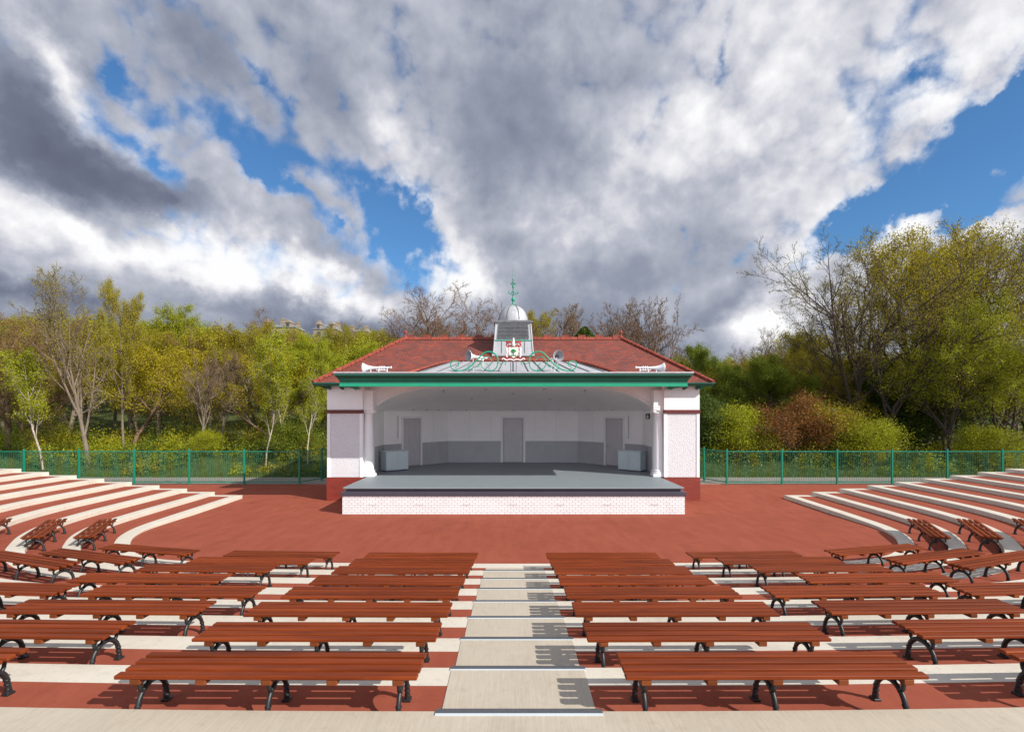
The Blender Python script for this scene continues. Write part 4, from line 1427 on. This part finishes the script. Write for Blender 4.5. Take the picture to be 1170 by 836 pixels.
# ------------------------------------------------------------------ trees
class TreeGen:
    def __init__(s, seed):
        s.rg = np.random.default_rng(seed)
        s.seg = []; s.tips = []

    def branch(s, p, d, L, r, lvl, P):
        rg = s.rg
        nseg = 5 if lvl <= 1 else (4 if lvl == 2 else 3)
        nodes = [p.copy()]; rad = [r]
        dd = d.copy()
        endf = (.22 if lvl == 0 else .3) if lvl < P['levels'] else .35
        for i in range(nseg):
            dd = dd + rg.normal(0, P['wob'], 3) + np.array([0, 0, P['up'] * (1 if lvl else .2)])
            dd /= np.linalg.norm(dd)
            p2 = nodes[-1] + dd * L / nseg
            rr = r * (1 - (1 - endf) * (i + 1) / nseg)
            s.seg.append((nodes[-1], p2, rad[-1], rr, lvl))
            nodes.append(p2); rad.append(rr)
        if lvl >= P['levels']:
            s.tips += nodes[1:]
            return
        if lvl >= P['levels'] - 1: s.tips.append(nodes[-1])
        nb = P['nb'][lvl]
        t0 = P['t0'][lvl]
        ph = rg.uniform(0, 6.28)
        for k in range(nb):
            t = t0 + (1 - t0) * (k + rg.uniform(.1, .9)) / nb
            t = min(t, .99)
            f = t * nseg; i = int(f); q = nodes[i] + (nodes[i + 1] - nodes[i]) * (f - i)
            rr = rad[i] + (rad[i + 1] - rad[i]) * (f - i)
            dl = nodes[i + 1] - nodes[i]; dl = dl / np.linalg.norm(dl)
            ph += 2.4 + rg.normal(0, .4)
            a = np.cross(dl, [0, 0, 1.]) ; 
            if np.linalg.norm(a) < .1: a = np.cross(dl, [1., 0, 0])
            a /= np.linalg.norm(a); b = np.cross(dl, a)
            ang = R(P['ang'][lvl]) * rg.uniform(.7, 1.25)
            nd = dl * math.cos(ang) + (a * math.cos(ph) + b * math.sin(ph)) * math.sin(ang)
            nl = L * P['lr'][lvl] * rg.uniform(.7, 1.15) * (1.15 - .55 * (t - t0) / max(.01, 1 - t0) if lvl == 0 else 1 - .3 * t)
            s.branch(q, nd, nl, min(rr * .8, r * P['rr']), lvl + 1, P)

    def wood_mesh(s, name, mat, minr=.007):
        V = []; F = []
        base = 0
        seg = s.seg
        P0 = np.array([q[0] for q in seg]); P1 = np.array([q[1] for q in seg])
        r0 = np.maximum(np.array([q[2] for q in seg]), minr); r1 = np.maximum(np.array([q[3] for q in seg]), minr)
        lv = np.array([q[4] for q in seg])
        for sides, sel in ((7, lv <= 1), (4, lv == 2), (3, lv >= 3)):
            a0, a1, q0, q1 = P0[sel], P1[sel], r0[sel], r1[sel]
            if not len(a0): continue
            d = a1 - a0; d /= np.linalg.norm(d, axis=1)[:, None] + 1e-9
            ref = np.tile([.3, .95, .05], (len(d), 1)); a = np.cross(d, ref); a /= np.linalg.norm(a, axis=1)[:, None] + 1e-9
            b = np.cross(d, a)
            th = 2 * np.pi * np.arange(sides) / sides
            c, sn = np.cos(th)[None, :, None], np.sin(th)[None, :, None]
            ringv = a[:, None] * c + b[:, None] * sn
            v0 = a0[:, None] + ringv * q0[:, None, None]; v1 = a1[:, None] + ringv * q1[:, None, None]
            vv = np.concatenate([v0, v1], 1).reshape(-1, 3)
            n = len(a0)
            j = np.arange(sides); j2 = (j + 1) % sides
            f = np.stack([j, j2, sides + j2, sides + j], -1)[None] + (np.arange(n) * 2 * sides)[:, None, None] + base
            V.append(vv); F.append(f.reshape(-1, 4)); base += len(vv)
        return np.concatenate(V), np.concatenate(F)

    def leaves(s, per, size, spread, zmin=None):
        T = np.array(s.tips)
        T = np.repeat(T, per, 0)
        rg = s.rg
        c = T + rg.normal(0, spread, T.shape)
        return leaf_quads(c, size, rg)


def leaf_quads(c, size, rg):
    n = len(c)
    a = rg.normal(0, 1, (n, 3)); a /= np.linalg.norm(a, axis=1)[:, None]
    b = rg.normal(0, 1, (n, 3)); b -= a * (a * b).sum(1)[:, None]; b /= np.linalg.norm(b, axis=1)[:, None]
    sz = (size * rg.uniform(.55, 1.3, n))[:, None]
    v = np.stack([c - a * sz, c + b * sz * .55, c + a * sz, c - b * sz * .55], 1).reshape(-1, 3)
    f = np.arange(n * 4).reshape(n, 4)
    return v, f


PT = dict(
    bare=dict(levels=4, nb=[9, 6, 6, 5], t0=[.28, .2, .15, .1], ang=[42, 45, 42, 38], lr=[.62, .55, .5, .5], rr=.55, wob=.10, up=.07),
    tall=dict(levels=4, nb=[12, 6, 5, 4], t0=[.25, .25, .2, .1], ang=[38, 42, 42, 40], lr=[.42, .52, .5, .5], rr=.5, wob=.09, up=.10),
    wide=dict(levels=4, nb=[10, 7, 6, 4], t0=[.16, .2, .15, .1], ang=[58, 48, 45, 40], lr=[.62, .5, .5, .5], rr=.55, wob=.12, up=.05),
    low=dict(levels=3, nb=[12, 7, 6], t0=[.05, .15, .1], ang=[62, 50, 45], lr=[.75, .55, .5], rr=.6, wob=.13, up=.06),
    sapl=dict(levels=3, nb=[12, 5, 4], t0=[.3, .2, .1], ang=[40, 42, 40], lr=[.32, .5, .5], rr=.4, wob=.10, up=.10),
)


def make_tree(seed, kind, H, r, bark, leaf, per, size, spread, stems=1, extra=None):
    """returns dict with wood and leaf arrays for a tree of unit placement"""
    g = TreeGen(seed)
    P_ = dict(PT[kind])
    if extra: P_.update(extra)
    for k in range(stems):
        d = np.array([0, 0, 1.]); off = np.zeros(3)
        if stems > 1:
            a = 6.28 * k / stems + g.rg.uniform(0, 1); d = np.array([math.cos(a) * .24, math.sin(a) * .24, 1]); d /= np.linalg.norm(d)
            off = np.array([math.cos(a) * .12, math.sin(a) * .12, 0])
        g.branch(off + np.array([0, 0, -.2]), d, H * P_.get('hf', .72 if kind != 'low' else .6) * g.rg.uniform(.88, 1.05), r, 0, P_)
    W = g.wood_mesh('w', bark, P_.get('minr', .0085))
    Lf = g.leaves(per, size, spread) if per else None
    zt = max(W[0][:, 2].max(), 1)
    sc_ = H / zt
    W = (W[0] * sc_, W[1])
    if Lf: Lf = (Lf[0] * sc_, Lf[1])
    return dict(W=W, L=Lf, bark=bark, leaf=leaf, H=H, seed=seed)


def mesh_of(t, nm):
    wme = fast_mesh('trunk', t['W'][0], t['W'][1], [BARK[t['bark']]])
    wme.polygons.foreach_set('use_smooth', [True] * len(wme.polygons))
    lme = None
    if t['L']: lme = fast_mesh('crown', t['L'][0], t['L'][1], [LEAF[t['leaf']]])
    return wme, lme


PROTO = {}
FINE = dict(levels=5, nb=[11, 6, 5, 4, 4], t0=[.22, .18, .15, .12, .1], lr=[.52, .52, .52, .55, .55])
PROTO['bare_a'] = make_tree(1, 'bare', 14, .22, 'brown', 'grey', 1, .03, .10, extra=dict(hf=.55, minr=.013, levels=5, nb=[10, 7, 5, 4, 4], t0=[.25, .2, .12, .1, .1], ang=[32, 36, 38, 38, 36], lr=[.85, .5, .5, .5, .5], up=.07))
PROTO['bare_b'] = make_tree(2, 'tall', 14, .19, 'grey', 'brown', 1, .03, .10, extra=dict(hf=.62, minr=.012, levels=5, nb=[10, 6, 5, 4, 4], t0=[.25, .2, .15, .1, .1], ang=[26, 34, 36, 38, 36], lr=[.62, .5, .5, .5, .5], up=.08))
PROTO['bare_c'] = make_tree(31, 'wide', 12, .26, 'brown', 'brown', 1, .03, .12, extra=dict(hf=.38, minr=.010, rr=.5, levels=5, nb=[20, 9, 6, 5, 4], t0=[.15, .15, .12, .1, .1], ang=[36, 36, 36, 36, 34], lr=[1.75, .50, .48, .48, .5], up=.02))
PROTO['multi'] = make_tree(3, 'tall', 15, .17, 'grey', 'olive', 1, .035, .12, extra=dict(hf=.55, levels=5, nb=[10, 7, 5, 4, 3], t0=[.20, .2, .12, .1, .1], ang=[23, 34, 38, 38, 36], lr=[.85, .46, .48, .5, .5], up=.07, wob=.06))
PROTO['olive_a'] = make_tree(4, 'wide', 12, .16, 'brown', 'olive', 6, .050, .17)
PROTO['olive_b'] = make_tree(5, 'tall', 14, .15, 'grey', 'olive', 8, .048, .17)
PROTO['lime_a'] = make_tree(6, 'wide', 12, .17, 'dark', 'lime', 9, .055, .20)
PROTO['lime_b'] = make_tree(7, 'tall', 14, .14, 'dark', 'lime', 10, .052, .18)
PROTO['yellow'] = make_tree(8, 'wide', 11, .15, 'brown', 'yellow', 8, .050, .19)
PROTO['brown'] = make_tree(9, 'wide', 12, .16, 'brown', 'brown', 4, .040, .15, extra=dict(levels=4, nb=[11, 7, 6, 5]))
PROTO['green'] = make_tree(10, 'wide', 10, .18, 'dark', 'green', 14, .06, .22)
PROTO['dark'] = make_tree(12, 'low', 7, .12, 'dark', 'dark', 30, .075, .32)
PROTO['copper'] = make_tree(13, 'low', 6, .09, 'dark', 'copper', 10, .055, .30)
PROTO['copper2'] = make_tree(33, 'low', 6, .09, 'dark', 'olive', 10, .055, .30)
PROTO['limeshrub'] = make_tree(14, 'low', 5, .07, 'brown', 'lime', 13, .055, .32)
PROTO['greenshrub'] = make_tree(15, 'low', 5, .07, 'brown', 'green', 14, .055, .32)
PROTO['birch'] = make_tree(16, 'sapl', 10, .060, 'birch', 'lime', 6, .045, .14, extra=dict(levels=4, nb=[12, 4, 4, 3], t0=[.3, .2, .1, .1], ang=[34, 40, 40, 38], lr=[.30, .5, .5, .5]))
PROTO['bigbare'] = make_tree(17, 'bare', 18, .24, 'dark', 'olive', 1, .038, .14, extra=dict(hf=.5, levels=5, nb=[11, 7, 5, 4, 4], t0=[.3, .2, .15, .1, .1], ang=[42, 38, 38, 38, 36], lr=[1.05, .5, .5, .5, .5], wob=.09, up=.04))
PROTO['bigolive'] = make_tree(18, 'wide', 18, .20, 'dark', 'yellow', 2, .055, .20, stems=2, extra=dict(hf=.55, nb=[9, 7, 6, 5], lr=[.95, .5, .5, .5], ang=[34, 40, 42, 40], up=.05))
PROTO['biglime'] = make_tree(19, 'wide', 16, .16, 'dark', 'lime', 5, .065, .20, stems=3, extra=dict(hf=.6, nb=[8, 6, 5, 4], lr=[.8, .5, .5, .5], ang=[36, 42, 42, 40], up=.05))
PROTO['bigolive2'] = make_tree(20, 'tall', 18, .18, 'dark', 'yellow', 5, .055, .20, stems=2, extra=dict(hf=.62, lr=[.55, .5, .5, .5]))
# small conical evergreen
rgc = np.random.default_rng(40)
n_ = 9000; hz = rgc.uniform(0, 1, n_) ** .8; ang = rgc.uniform(0, 6.28, n_); rc = (1 - hz) ** .6 * .36 * np.sqrt(rgc.uniform(.3, 1, n_))
cc = np.stack([rc * np.cos(ang), rc * np.sin(ang), .08 + hz * .92], -1) * 6
gq = leaf_quads(cc, .10, rgc)
tg = TreeGen(41); tg.branch(np.zeros(3), np.array([0, 0, 1.]), 5.6, .14, 0, dict(levels=0, wob=.01, up=.0, nb=[], t0=[], ang=[], lr=[], rr=.5))
PROTO['conifer'] = dict(W=tg.wood_mesh('w', 'dark'), L=gq, bark='dark', leaf='dark', H=6, seed=0)
MESHES = {k: mesh_of(v, k) for k, v in PROTO.items()}

KIND = {'bare_a': 'bare_tree', 'bare_b': 'bare_tree', 'bare_c': 'bare_tree', 'multi': 'ash_tree', 'olive_a': 'olive_leaved_tree', 'olive_b': 'olive_leaved_tree', 'lime_a': 'lime_green_tree',
        'lime_b': 'lime_green_tree', 'yellow': 'yellow_leaved_tree', 'brown': 'budding_tree', 'green': 'green_tree', 'dark': 'evergreen_shrub', 'copper': 'copper_shrub', 'copper2': 'olive_shrub', 'limeshrub': 'leafy_shrub',
        'greenshrub': 'leafy_shrub', 'birch': 'birch_sapling', 'bigbare': 'budding_tree', 'bigolive': 'yellow_leaved_tree', 'biglime': 'lime_green_tree', 'bigolive2': 'yellow_leaved_tree', 'conifer': 'conifer_tree'}
CAT = lambda k: 'shrub' if 'shrub' in KIND[k] else 'tree'


def place_tree(kind, px, D, py_top, label, rz=None, group=None, wscale=1.0):
    x = (px - 585) / FPX * D
    zg = float(hill(x, D))
    H = CAMZ + (HY - py_top) / FPX * D - zg
    s = H / PROTO[kind]['H']
    root = empty(KIND[kind], (x, D, zg), rz if rz is not None else random.Random(int(px * 7 + D)).uniform(0, 6.28), label=label, cat=CAT(kind), group=group)
    root.scale = (s * wscale, s * wscale, s)
    w, l = MESHES[kind]
    for nm, me in (('trunk', w), ('crown', l)):
        if me is None: continue
        o = bpy.data.objects.new(nm, me); C.objects.link(o); o.parent = root
    return root


TREES = [
    # left edge to the bandstand
    ('brown', 8, 38, 342, 'tall budding brown tree at the left edge of the photo', 1.1),
    ('brown', 62, 45, 352, 'brown budding tree between the left edge and the many-stemmed ash', 1.1),
    ('birch', 50, 33.5, 395, 'pale thin leaning trunk behind the left end of the fence', 1.2),
    ('multi', 102, 34.5, 308, 'tall grey many-stemmed ash rising above the wood at left', .85),
    ('olive_b', 142, 36.5, 322, 'narrower leafy-topped tree just right of the grey ash', .6),
    ('yellow', 150, 38, 392, 'spreading yellow-green tree right of the grey ash, behind the fence', 1.2),
    ('olive_a', 30, 41, 400, 'low olive tree filling behind the left end of the fence', 1.3),
    ('olive_b', 180, 46, 372, 'olive tree left of the bright green crown', 1.1),
    ('lime_b', 212, 52, 350, 'bright green rounded crown on the left skyline', 1.1),
    ('brown', 245, 47, 352, 'brown budding tree right of the bright green crown', 1.0),
    ('bare_b', 232, 37, 402, 'thin bare grey tree with dark wood behind, left of centre', .8),
    ('bare_b', 255, 40, 395, 'second thin bare tree in the dark gap of the wood', .8),
    ('olive_b', 280, 44, 366, 'olive green tree below the distant chimneys', 1.1),
    ('yellow', 305, 38, 400, 'yellow-green tree behind the middle of the left fence', 1.1),
    ('birch', 303, 34.0, 402, 'white-barked leaning birch behind the left fence', 1.0),
    ('birch', 322, 35.5, 385, 'tall thin birch right of the white leaning one', .9),
    ('lime_b', 338, 39, 380, 'lime green tree left of the bandstand roof', 1.0),
    ('birch', 352, 34.5, 410, 'slender birch nearest the left pier of the bandstand', .9),
    ('lime_a', 372, 42, 392, 'lime tree whose crown meets the left eaves', 1.0),
    ('olive_b', 400, 50, 374, 'olive tree above the left hip of the roof', 1.1),
    ('olive_a', 440, 56, 371, 'olive tree left of the big bare crown', 1.1),
    ('bare_c', 506, 62, 327, 'large rounded bare crown behind the left half of the roof', 1.3),
    ('bare_c', 474, 65, 350, 'lower bare tree overlapping the left side of the large rounded crown', 1.2),
    ('yellow', 524, 58, 384, 'small yellow-green tree in front of the large bare crown', .8),
    ('yellow', 470, 60, 384, 'small yellow tree at the left end of the roof ridge', .7),
    ('olive_b', 610, 62, 352, 'half-hidden bare olive tree right of the cupola', .9),
    ('bare_b', 657, 75, 345, 'thin wispy bare tree behind the right half of the roof', 1.0),
    ('conifer', 668, 56, 374, 'little dark conical evergreen showing over the roof ridge', 1.0),
    ('bare_a', 692, 95, 362, 'pale distant bare tree between the conifer and the tall bare pair', 1.2),
    ('bare_a', 722, 56, 337, 'left tree of the tall bare pair at the right end of the ridge', 1.0),
    ('bare_a', 745, 58, 336, 'right tree of the tall bare pair at the right end of the ridge', .8),
    ('olive_a', 640, 70, 382, 'low leafy tree behind the ridge beside the wispy bare tree', 1.0),
    ('bare_b', 768, 70, 392, 'small bare tree below the tall pair beside the right hip', .9),
    # right of the bandstand
    ('green', 797, 55, 395, 'rounded dark green tree above the right eaves', .8),
    ('green', 832, 46, 418, 'mid green tree right of the bandstand', 1.0),
    ('dark', 812, 38, 452, 'dark evergreen shrub beside the right pier', 1.0),
    ('limeshrub', 838, 36, 464, 'lime green shrub behind the fence right of the bandstand', 1.1),
    ('bare_c', 868, 60, 372, 'bare purple-grey tree behind the pale spreading one', .9),
    ('yellow', 893, 52, 378, 'pale yellow-green rounded tree above the copper shrub', 1.0),
    ('green', 880, 44, 408, 'dense green tree below the pale rounded one', 1.1),
    ('copper', 912, 35.5, 450, 'copper-red shrub behind the right fence', 1.15),
    ('copper2', 948, 37, 455, 'olive-brown shrub right of the copper-red one', 1.2),
    ('bigbare', 972, 41, 257, 'tallest sparse tree with long bare limb reaching left over the sky', 1.05),
    ('olive_a', 925, 44, 400, 'olive tree behind the copper shrubs', 1.1),
    ('bigolive', 1010, 40, 290, 'yellow-green tree right of the tallest sparse tree', .9),
    ('limeshrub', 1000, 34.5, 480, 'bright green shrub behind the fence under the tallest tree', 1.3),
    ('bigolive2', 1062, 45, 262, 'tall yellow-green tree second from the right edge', .9),
    ('biglime', 1082, 37, 318, 'many-stemmed lime green tree with dark trunks near the right edge', .95),
    ('bigolive2', 1130, 40, 246, 'tall thin yellow tree close to the right edge', .8),
    ('biglime', 1150, 35.5, 345, 'bright lime tree at the right edge behind the fence', 1.1),
    ('bigolive', 1195, 42, 250, 'tall tree cut by the right edge of the photo', .9),
    ('limeshrub', 1118, 35, 486, 'low lime shrub among dark trunks near the right edge', 1.2),
    ('dark', 1035, 43, 425, 'dark bushy tree filling between the trunks on the right', 1.2),
    ('limeshrub', 240, 36, 492, 'yellow-green shrub low in the wood left of centre', 1.3),
    ('greenshrub', 340, 36, 478, 'green shrub between the birches and the pier', 1.2),
]
TOPFIX = {'multi': 0}
for kind, px, D, top, lab, ws in TREES:
    place_tree(kind, px, D, top, lab, group='trees and shrubs beyond the fence', wscale=ws)


# ------------------------------------------------------------------ far wood (one mass) and undergrowth
def low_tree(seed, kind, H, leaf, per, size, spread):
    g = TreeGen(seed); P_ = dict(PT[kind]); P_['levels'] = 3; P_['nb'] = [9, 5, 5]; P_['t0'] = [.2, .2, .1]; P_['ang'] = P_['ang'][:3]; P_['lr'] = [.55, .55, .55]
    g.branch(np.array([0, 0, -.2]), np.array([0, 0, 1.]), H * .75, .2, 0, P_)
    W = g.wood_mesh('w', 0, .012); L = g.leaves(per, size, spread)
    s = H / W[0][:, 2].max()
    return (W[0] * s, W[1]), (L[0] * s, L[1]), leaf


LT = [low_tree(101, 'wide', 12, 0, 12, .10, .36), low_tree(102, 'tall', 12, 1, 14, .10, .34), low_tree(103, 'wide', 12, 2, 9, .08, .34), low_tree(104, 'tall', 12, 0, 12, .10, .34)]
wood_m = [LEAF['olive'], LEAF['lime'], LEAF['brown'], BARK['grey'], LEAF['green']]
rgw = np.random.default_rng(77)
Vs, Fs, Ms = [], [], []
base = 0


def add_arr(v, f, m):
    global base
    Vs.append(v); Fs.append(f + base); Ms.append(np.full(len(f), m)); base += len(v)


spots = []
for D in np.concatenate([np.arange(48, 80, 5.5), np.arange(84, 150, 10)]):
    x = -D * 1.15
    while x < D * 1.15:
        xx = x + rgw.uniform(-1.5, 1.5)
        px = 585 + xx / D * FPX
        if px < 462 or (px > 830):
            spots.append((xx, D + rgw.uniform(-2, 2)))
        elif D < 60 and 462 < px < 830:
            spots.append((xx, D, .55))
        x += 5.0 if D < 80 else 7.5
for sp in spots:
    xx, D = sp[:2]
    W, L, lf = LT[rgw.integers(0, 4)]
    if xx > 0 and lf == 2 and rgw.random() < .6: lf = 4
    px_s = 585 + xx / D * FPX
    ty = np.interp(px_s, [0, 200, 290, 330, 450, 462, 830, 860, 1000, 1170], [362, 366, 374, 376, 378, 400, 410, 405, 400, 400]) + rgw.uniform(-3, 22)
    s = (CAMZ + (HY - ty) / FPX * D - float(hill(xx, D))) / 12.0
    s = max(.4, min(s, 1.7))
    th = rgw.uniform(0, 6.28); c_, s__ = math.cos(th), math.sin(th)
    Rm = np.array([[c_, -s__, 0], [s__, c_, 0], [0, 0, 1]]) * s
    off = np.array([xx, D, float(hill(xx, D))])
    m_leaf = lf if rgw.random() < .7 else int(rgw.choice([0, 1, 4]))
    add_arr(W[0] @ Rm.T + off, W[1], 3); add_arr(L[0] @ Rm.T + off, L[1], m_leaf)
me = fast_mesh('distant_wood', np.concatenate(Vs), np.concatenate(Fs), wood_m, np.concatenate(Ms))
o = bpy.data.objects.new('distant_wood', me); C.objects.link(o)
tag(o, 'olive and brown spring wood massed on the slope behind the nearer trees', 'wood', kind='stuff')

# undergrowth along the far side of the path
Vs, Fs, Ms = [], [], []; base = 0
for i in range(420):
    x = rgw.uniform(-46, 46); y = 32.6 + rgw.random() ** .8 * 12
    if abs(x) < 8.5 and y < 33: continue
    h = rgw.uniform(.4, 1.2) * (1 + (y - 33) * (.10 if x < 0 else .04)); w_ = rgw.uniform(.7, 1.7)
    n = 620
    u = rgw.normal(0, 1, (n, 3)); u /= np.linalg.norm(u, axis=1)[:, None]
    rad = rgw.uniform(.55, 1, n)[:, None] ** .5
    c = u * rad * np.array([w_, w_, h]); c[:, 2] = np.abs(c[:, 2]) * (1 + .3 * rgw.normal(0, 1, n))
    c += np.array([x, y, float(hill(x, y)) + .02])
    v, f = leaf_quads(c, .058, rgw)
    add_arr(v, f, int(rgw.choice([0, 1, 2, 3], p=[.28, .27, .30, .15])))
me = fast_mesh('undergrowth', np.concatenate(Vs), np.concatenate(Fs), [LEAF['lime'], LEAF['olive'], LEAF['green'], LEAF['dark']], np.concatenate(Ms))
o = bpy.data.objects.new('undergrowth', me); C.objects.link(o)
tag(o, 'tangled green undergrowth at the foot of the wood beyond the path', 'undergrowth', kind='stuff')
# grass verge
n = 60000
x = rgw.uniform(-46, 46, n); y = 31.8 + rgw.random(n) ** 1.5 * 7
z = hill(x, y)
hgt = rgw.uniform(.08, .30, n)
lean = rgw.normal(0, .06, (n, 2)); wdt = rgw.uniform(.012, .022, n); a = rgw.uniform(0, 6.28, n)
p0 = np.stack([x - np.cos(a) * wdt, y - np.sin(a) * wdt, z], -1); p1 = np.stack([x + np.cos(a) * wdt, y + np.sin(a) * wdt, z], -1)
p2 = np.stack([x + lean[:, 0], y + lean[:, 1], z + hgt], -1)
me = fast_mesh('grass', np.stack([p0, p1, p2], 1).reshape(-1, 3), None, [LEAF['grass']], None, np.arange(n * 3).reshape(n, 3))
o = bpy.data.objects.new('grass', me); C.objects.link(o); tag(o, 'rough green grass along the far side of the path', 'grass', kind='stuff')

# ------------------------------------------------------------------ far houses on the hill
def house(px0, px1, D, py_eave, py_ridge, chims, label, dormers=0, hip=.15):
    x0, x1 = (px0 - 585) / FPX * D, (px1 - 585) / FPX * D
    zc = lambda py: CAMZ + (HY - py) / FPX * D
    zg = float(hill((x0 + x1) / 2, D))
    xc = (x0 + x1) / 2
    root = empty('stone_house', (xc, D, zg), label=label, cat='house')
    w = (x1 - x0) / 2; ze, zr = zc(py_eave) - zg, zc(py_ridge) - zg
    dp = 9
    mb = MB(); mb.box(-w, w, 0, dp, -2, ze); mb.build('wall', M['stone'], root)
    mb = MB(); q = w * hip
    mb.add([(-w - .3, -.3, ze), (w + .3, -.3, ze), (w + .3, dp + .3, ze), (-w - .3, dp + .3, ze), (-w + q, dp / 2, zr), (w - q, dp / 2, zr)],
           [(0, 1, 5, 4), (1, 2, 5), (2, 3, 4, 5), (3, 0, 4)])
    rf = mb.build('roof', M['slate'], root)
    for cx, ct, cw in chims:
        xx = (cx - 585) / FPX * D - xc; zt = zc(ct) - zg; cw2 = cw / FPX * D / 2
        mb = MB(); mb.box(xx - cw2, xx + cw2, dp / 2 - .8, dp / 2 + .8, ze - .5, zt - .3)
        mb.box(xx - cw2 - .12, xx + cw2 + .12, dp / 2 - .9, dp / 2 + .9, zt - .29, zt - .05)
        for t in (-.5, 0, .5): mb.lathe([(.16, 0), (.13, .5)], (xx + t * cw2 * 1.2, dp / 2, zt - .05), 8)
        mb.build('chimney', M['stone'], rf)
    nw = max(2, int(w * 2 / 3))
    for fl_ in range(2):
        for i in range(nw):
            xx = -w + (i + .5) * 2 * w / nw; z = ze - 2.6 - fl_ * 3.4
            mb = MB(); mb.box(xx - .55, xx + .55, -.06, -.01, z, z + 1.8); mb.build('window', M['window'], root)
    for i in range(dormers):
        xx = -w * .6 + i * 1.2 * w / max(1, dormers - 1) if dormers > 1 else 0
        mb = MB(); mb.box(xx - .8, xx + .8, .4, 3.5, ze, ze + 1.6)
        mb.prism([(xx - 1, .2, ze + 1.61), (xx + 1, .2, ze + 1.61), (xx, .2, ze + 2.6)], (0, 3.5, 0)); d_ = mb.build('dormer', M['stone'], root)
        mb = MB(); mb.box(xx - .4, xx + .4, .34, .39, ze + .3, ze + 1.4); mb.build('pane', M['window'], d_)


house(296, 336, 165, 374, 368, [(298, 363, 4), (317, 362, 5), (334, 366, 3)], 'long stone house on the skyline with the tallest chimney stack', 2)
house(358, 383, 168, 376, 367.5, [(359.5, 365, 3), (381, 366, 4)], 'pale stone house with a chimney at each end on the skyline', 2, .3)
house(394, 419, 172, 379, 374, [(398, 370, 4.5), (414.5, 371, 4.5)], 'distant house mostly hidden by trees, two square chimneys showing', 0)

# ------------------------------------------------------------------ render settings
scene.render.resolution_x = 1024
scene.render.resolution_y = 731
scene.render.engine = 'CYCLES'
scene.cycles.max_bounces = 8
scene.cycles.diffuse_bounces = 6
scene.cycles.transparent_max_bounces = 4
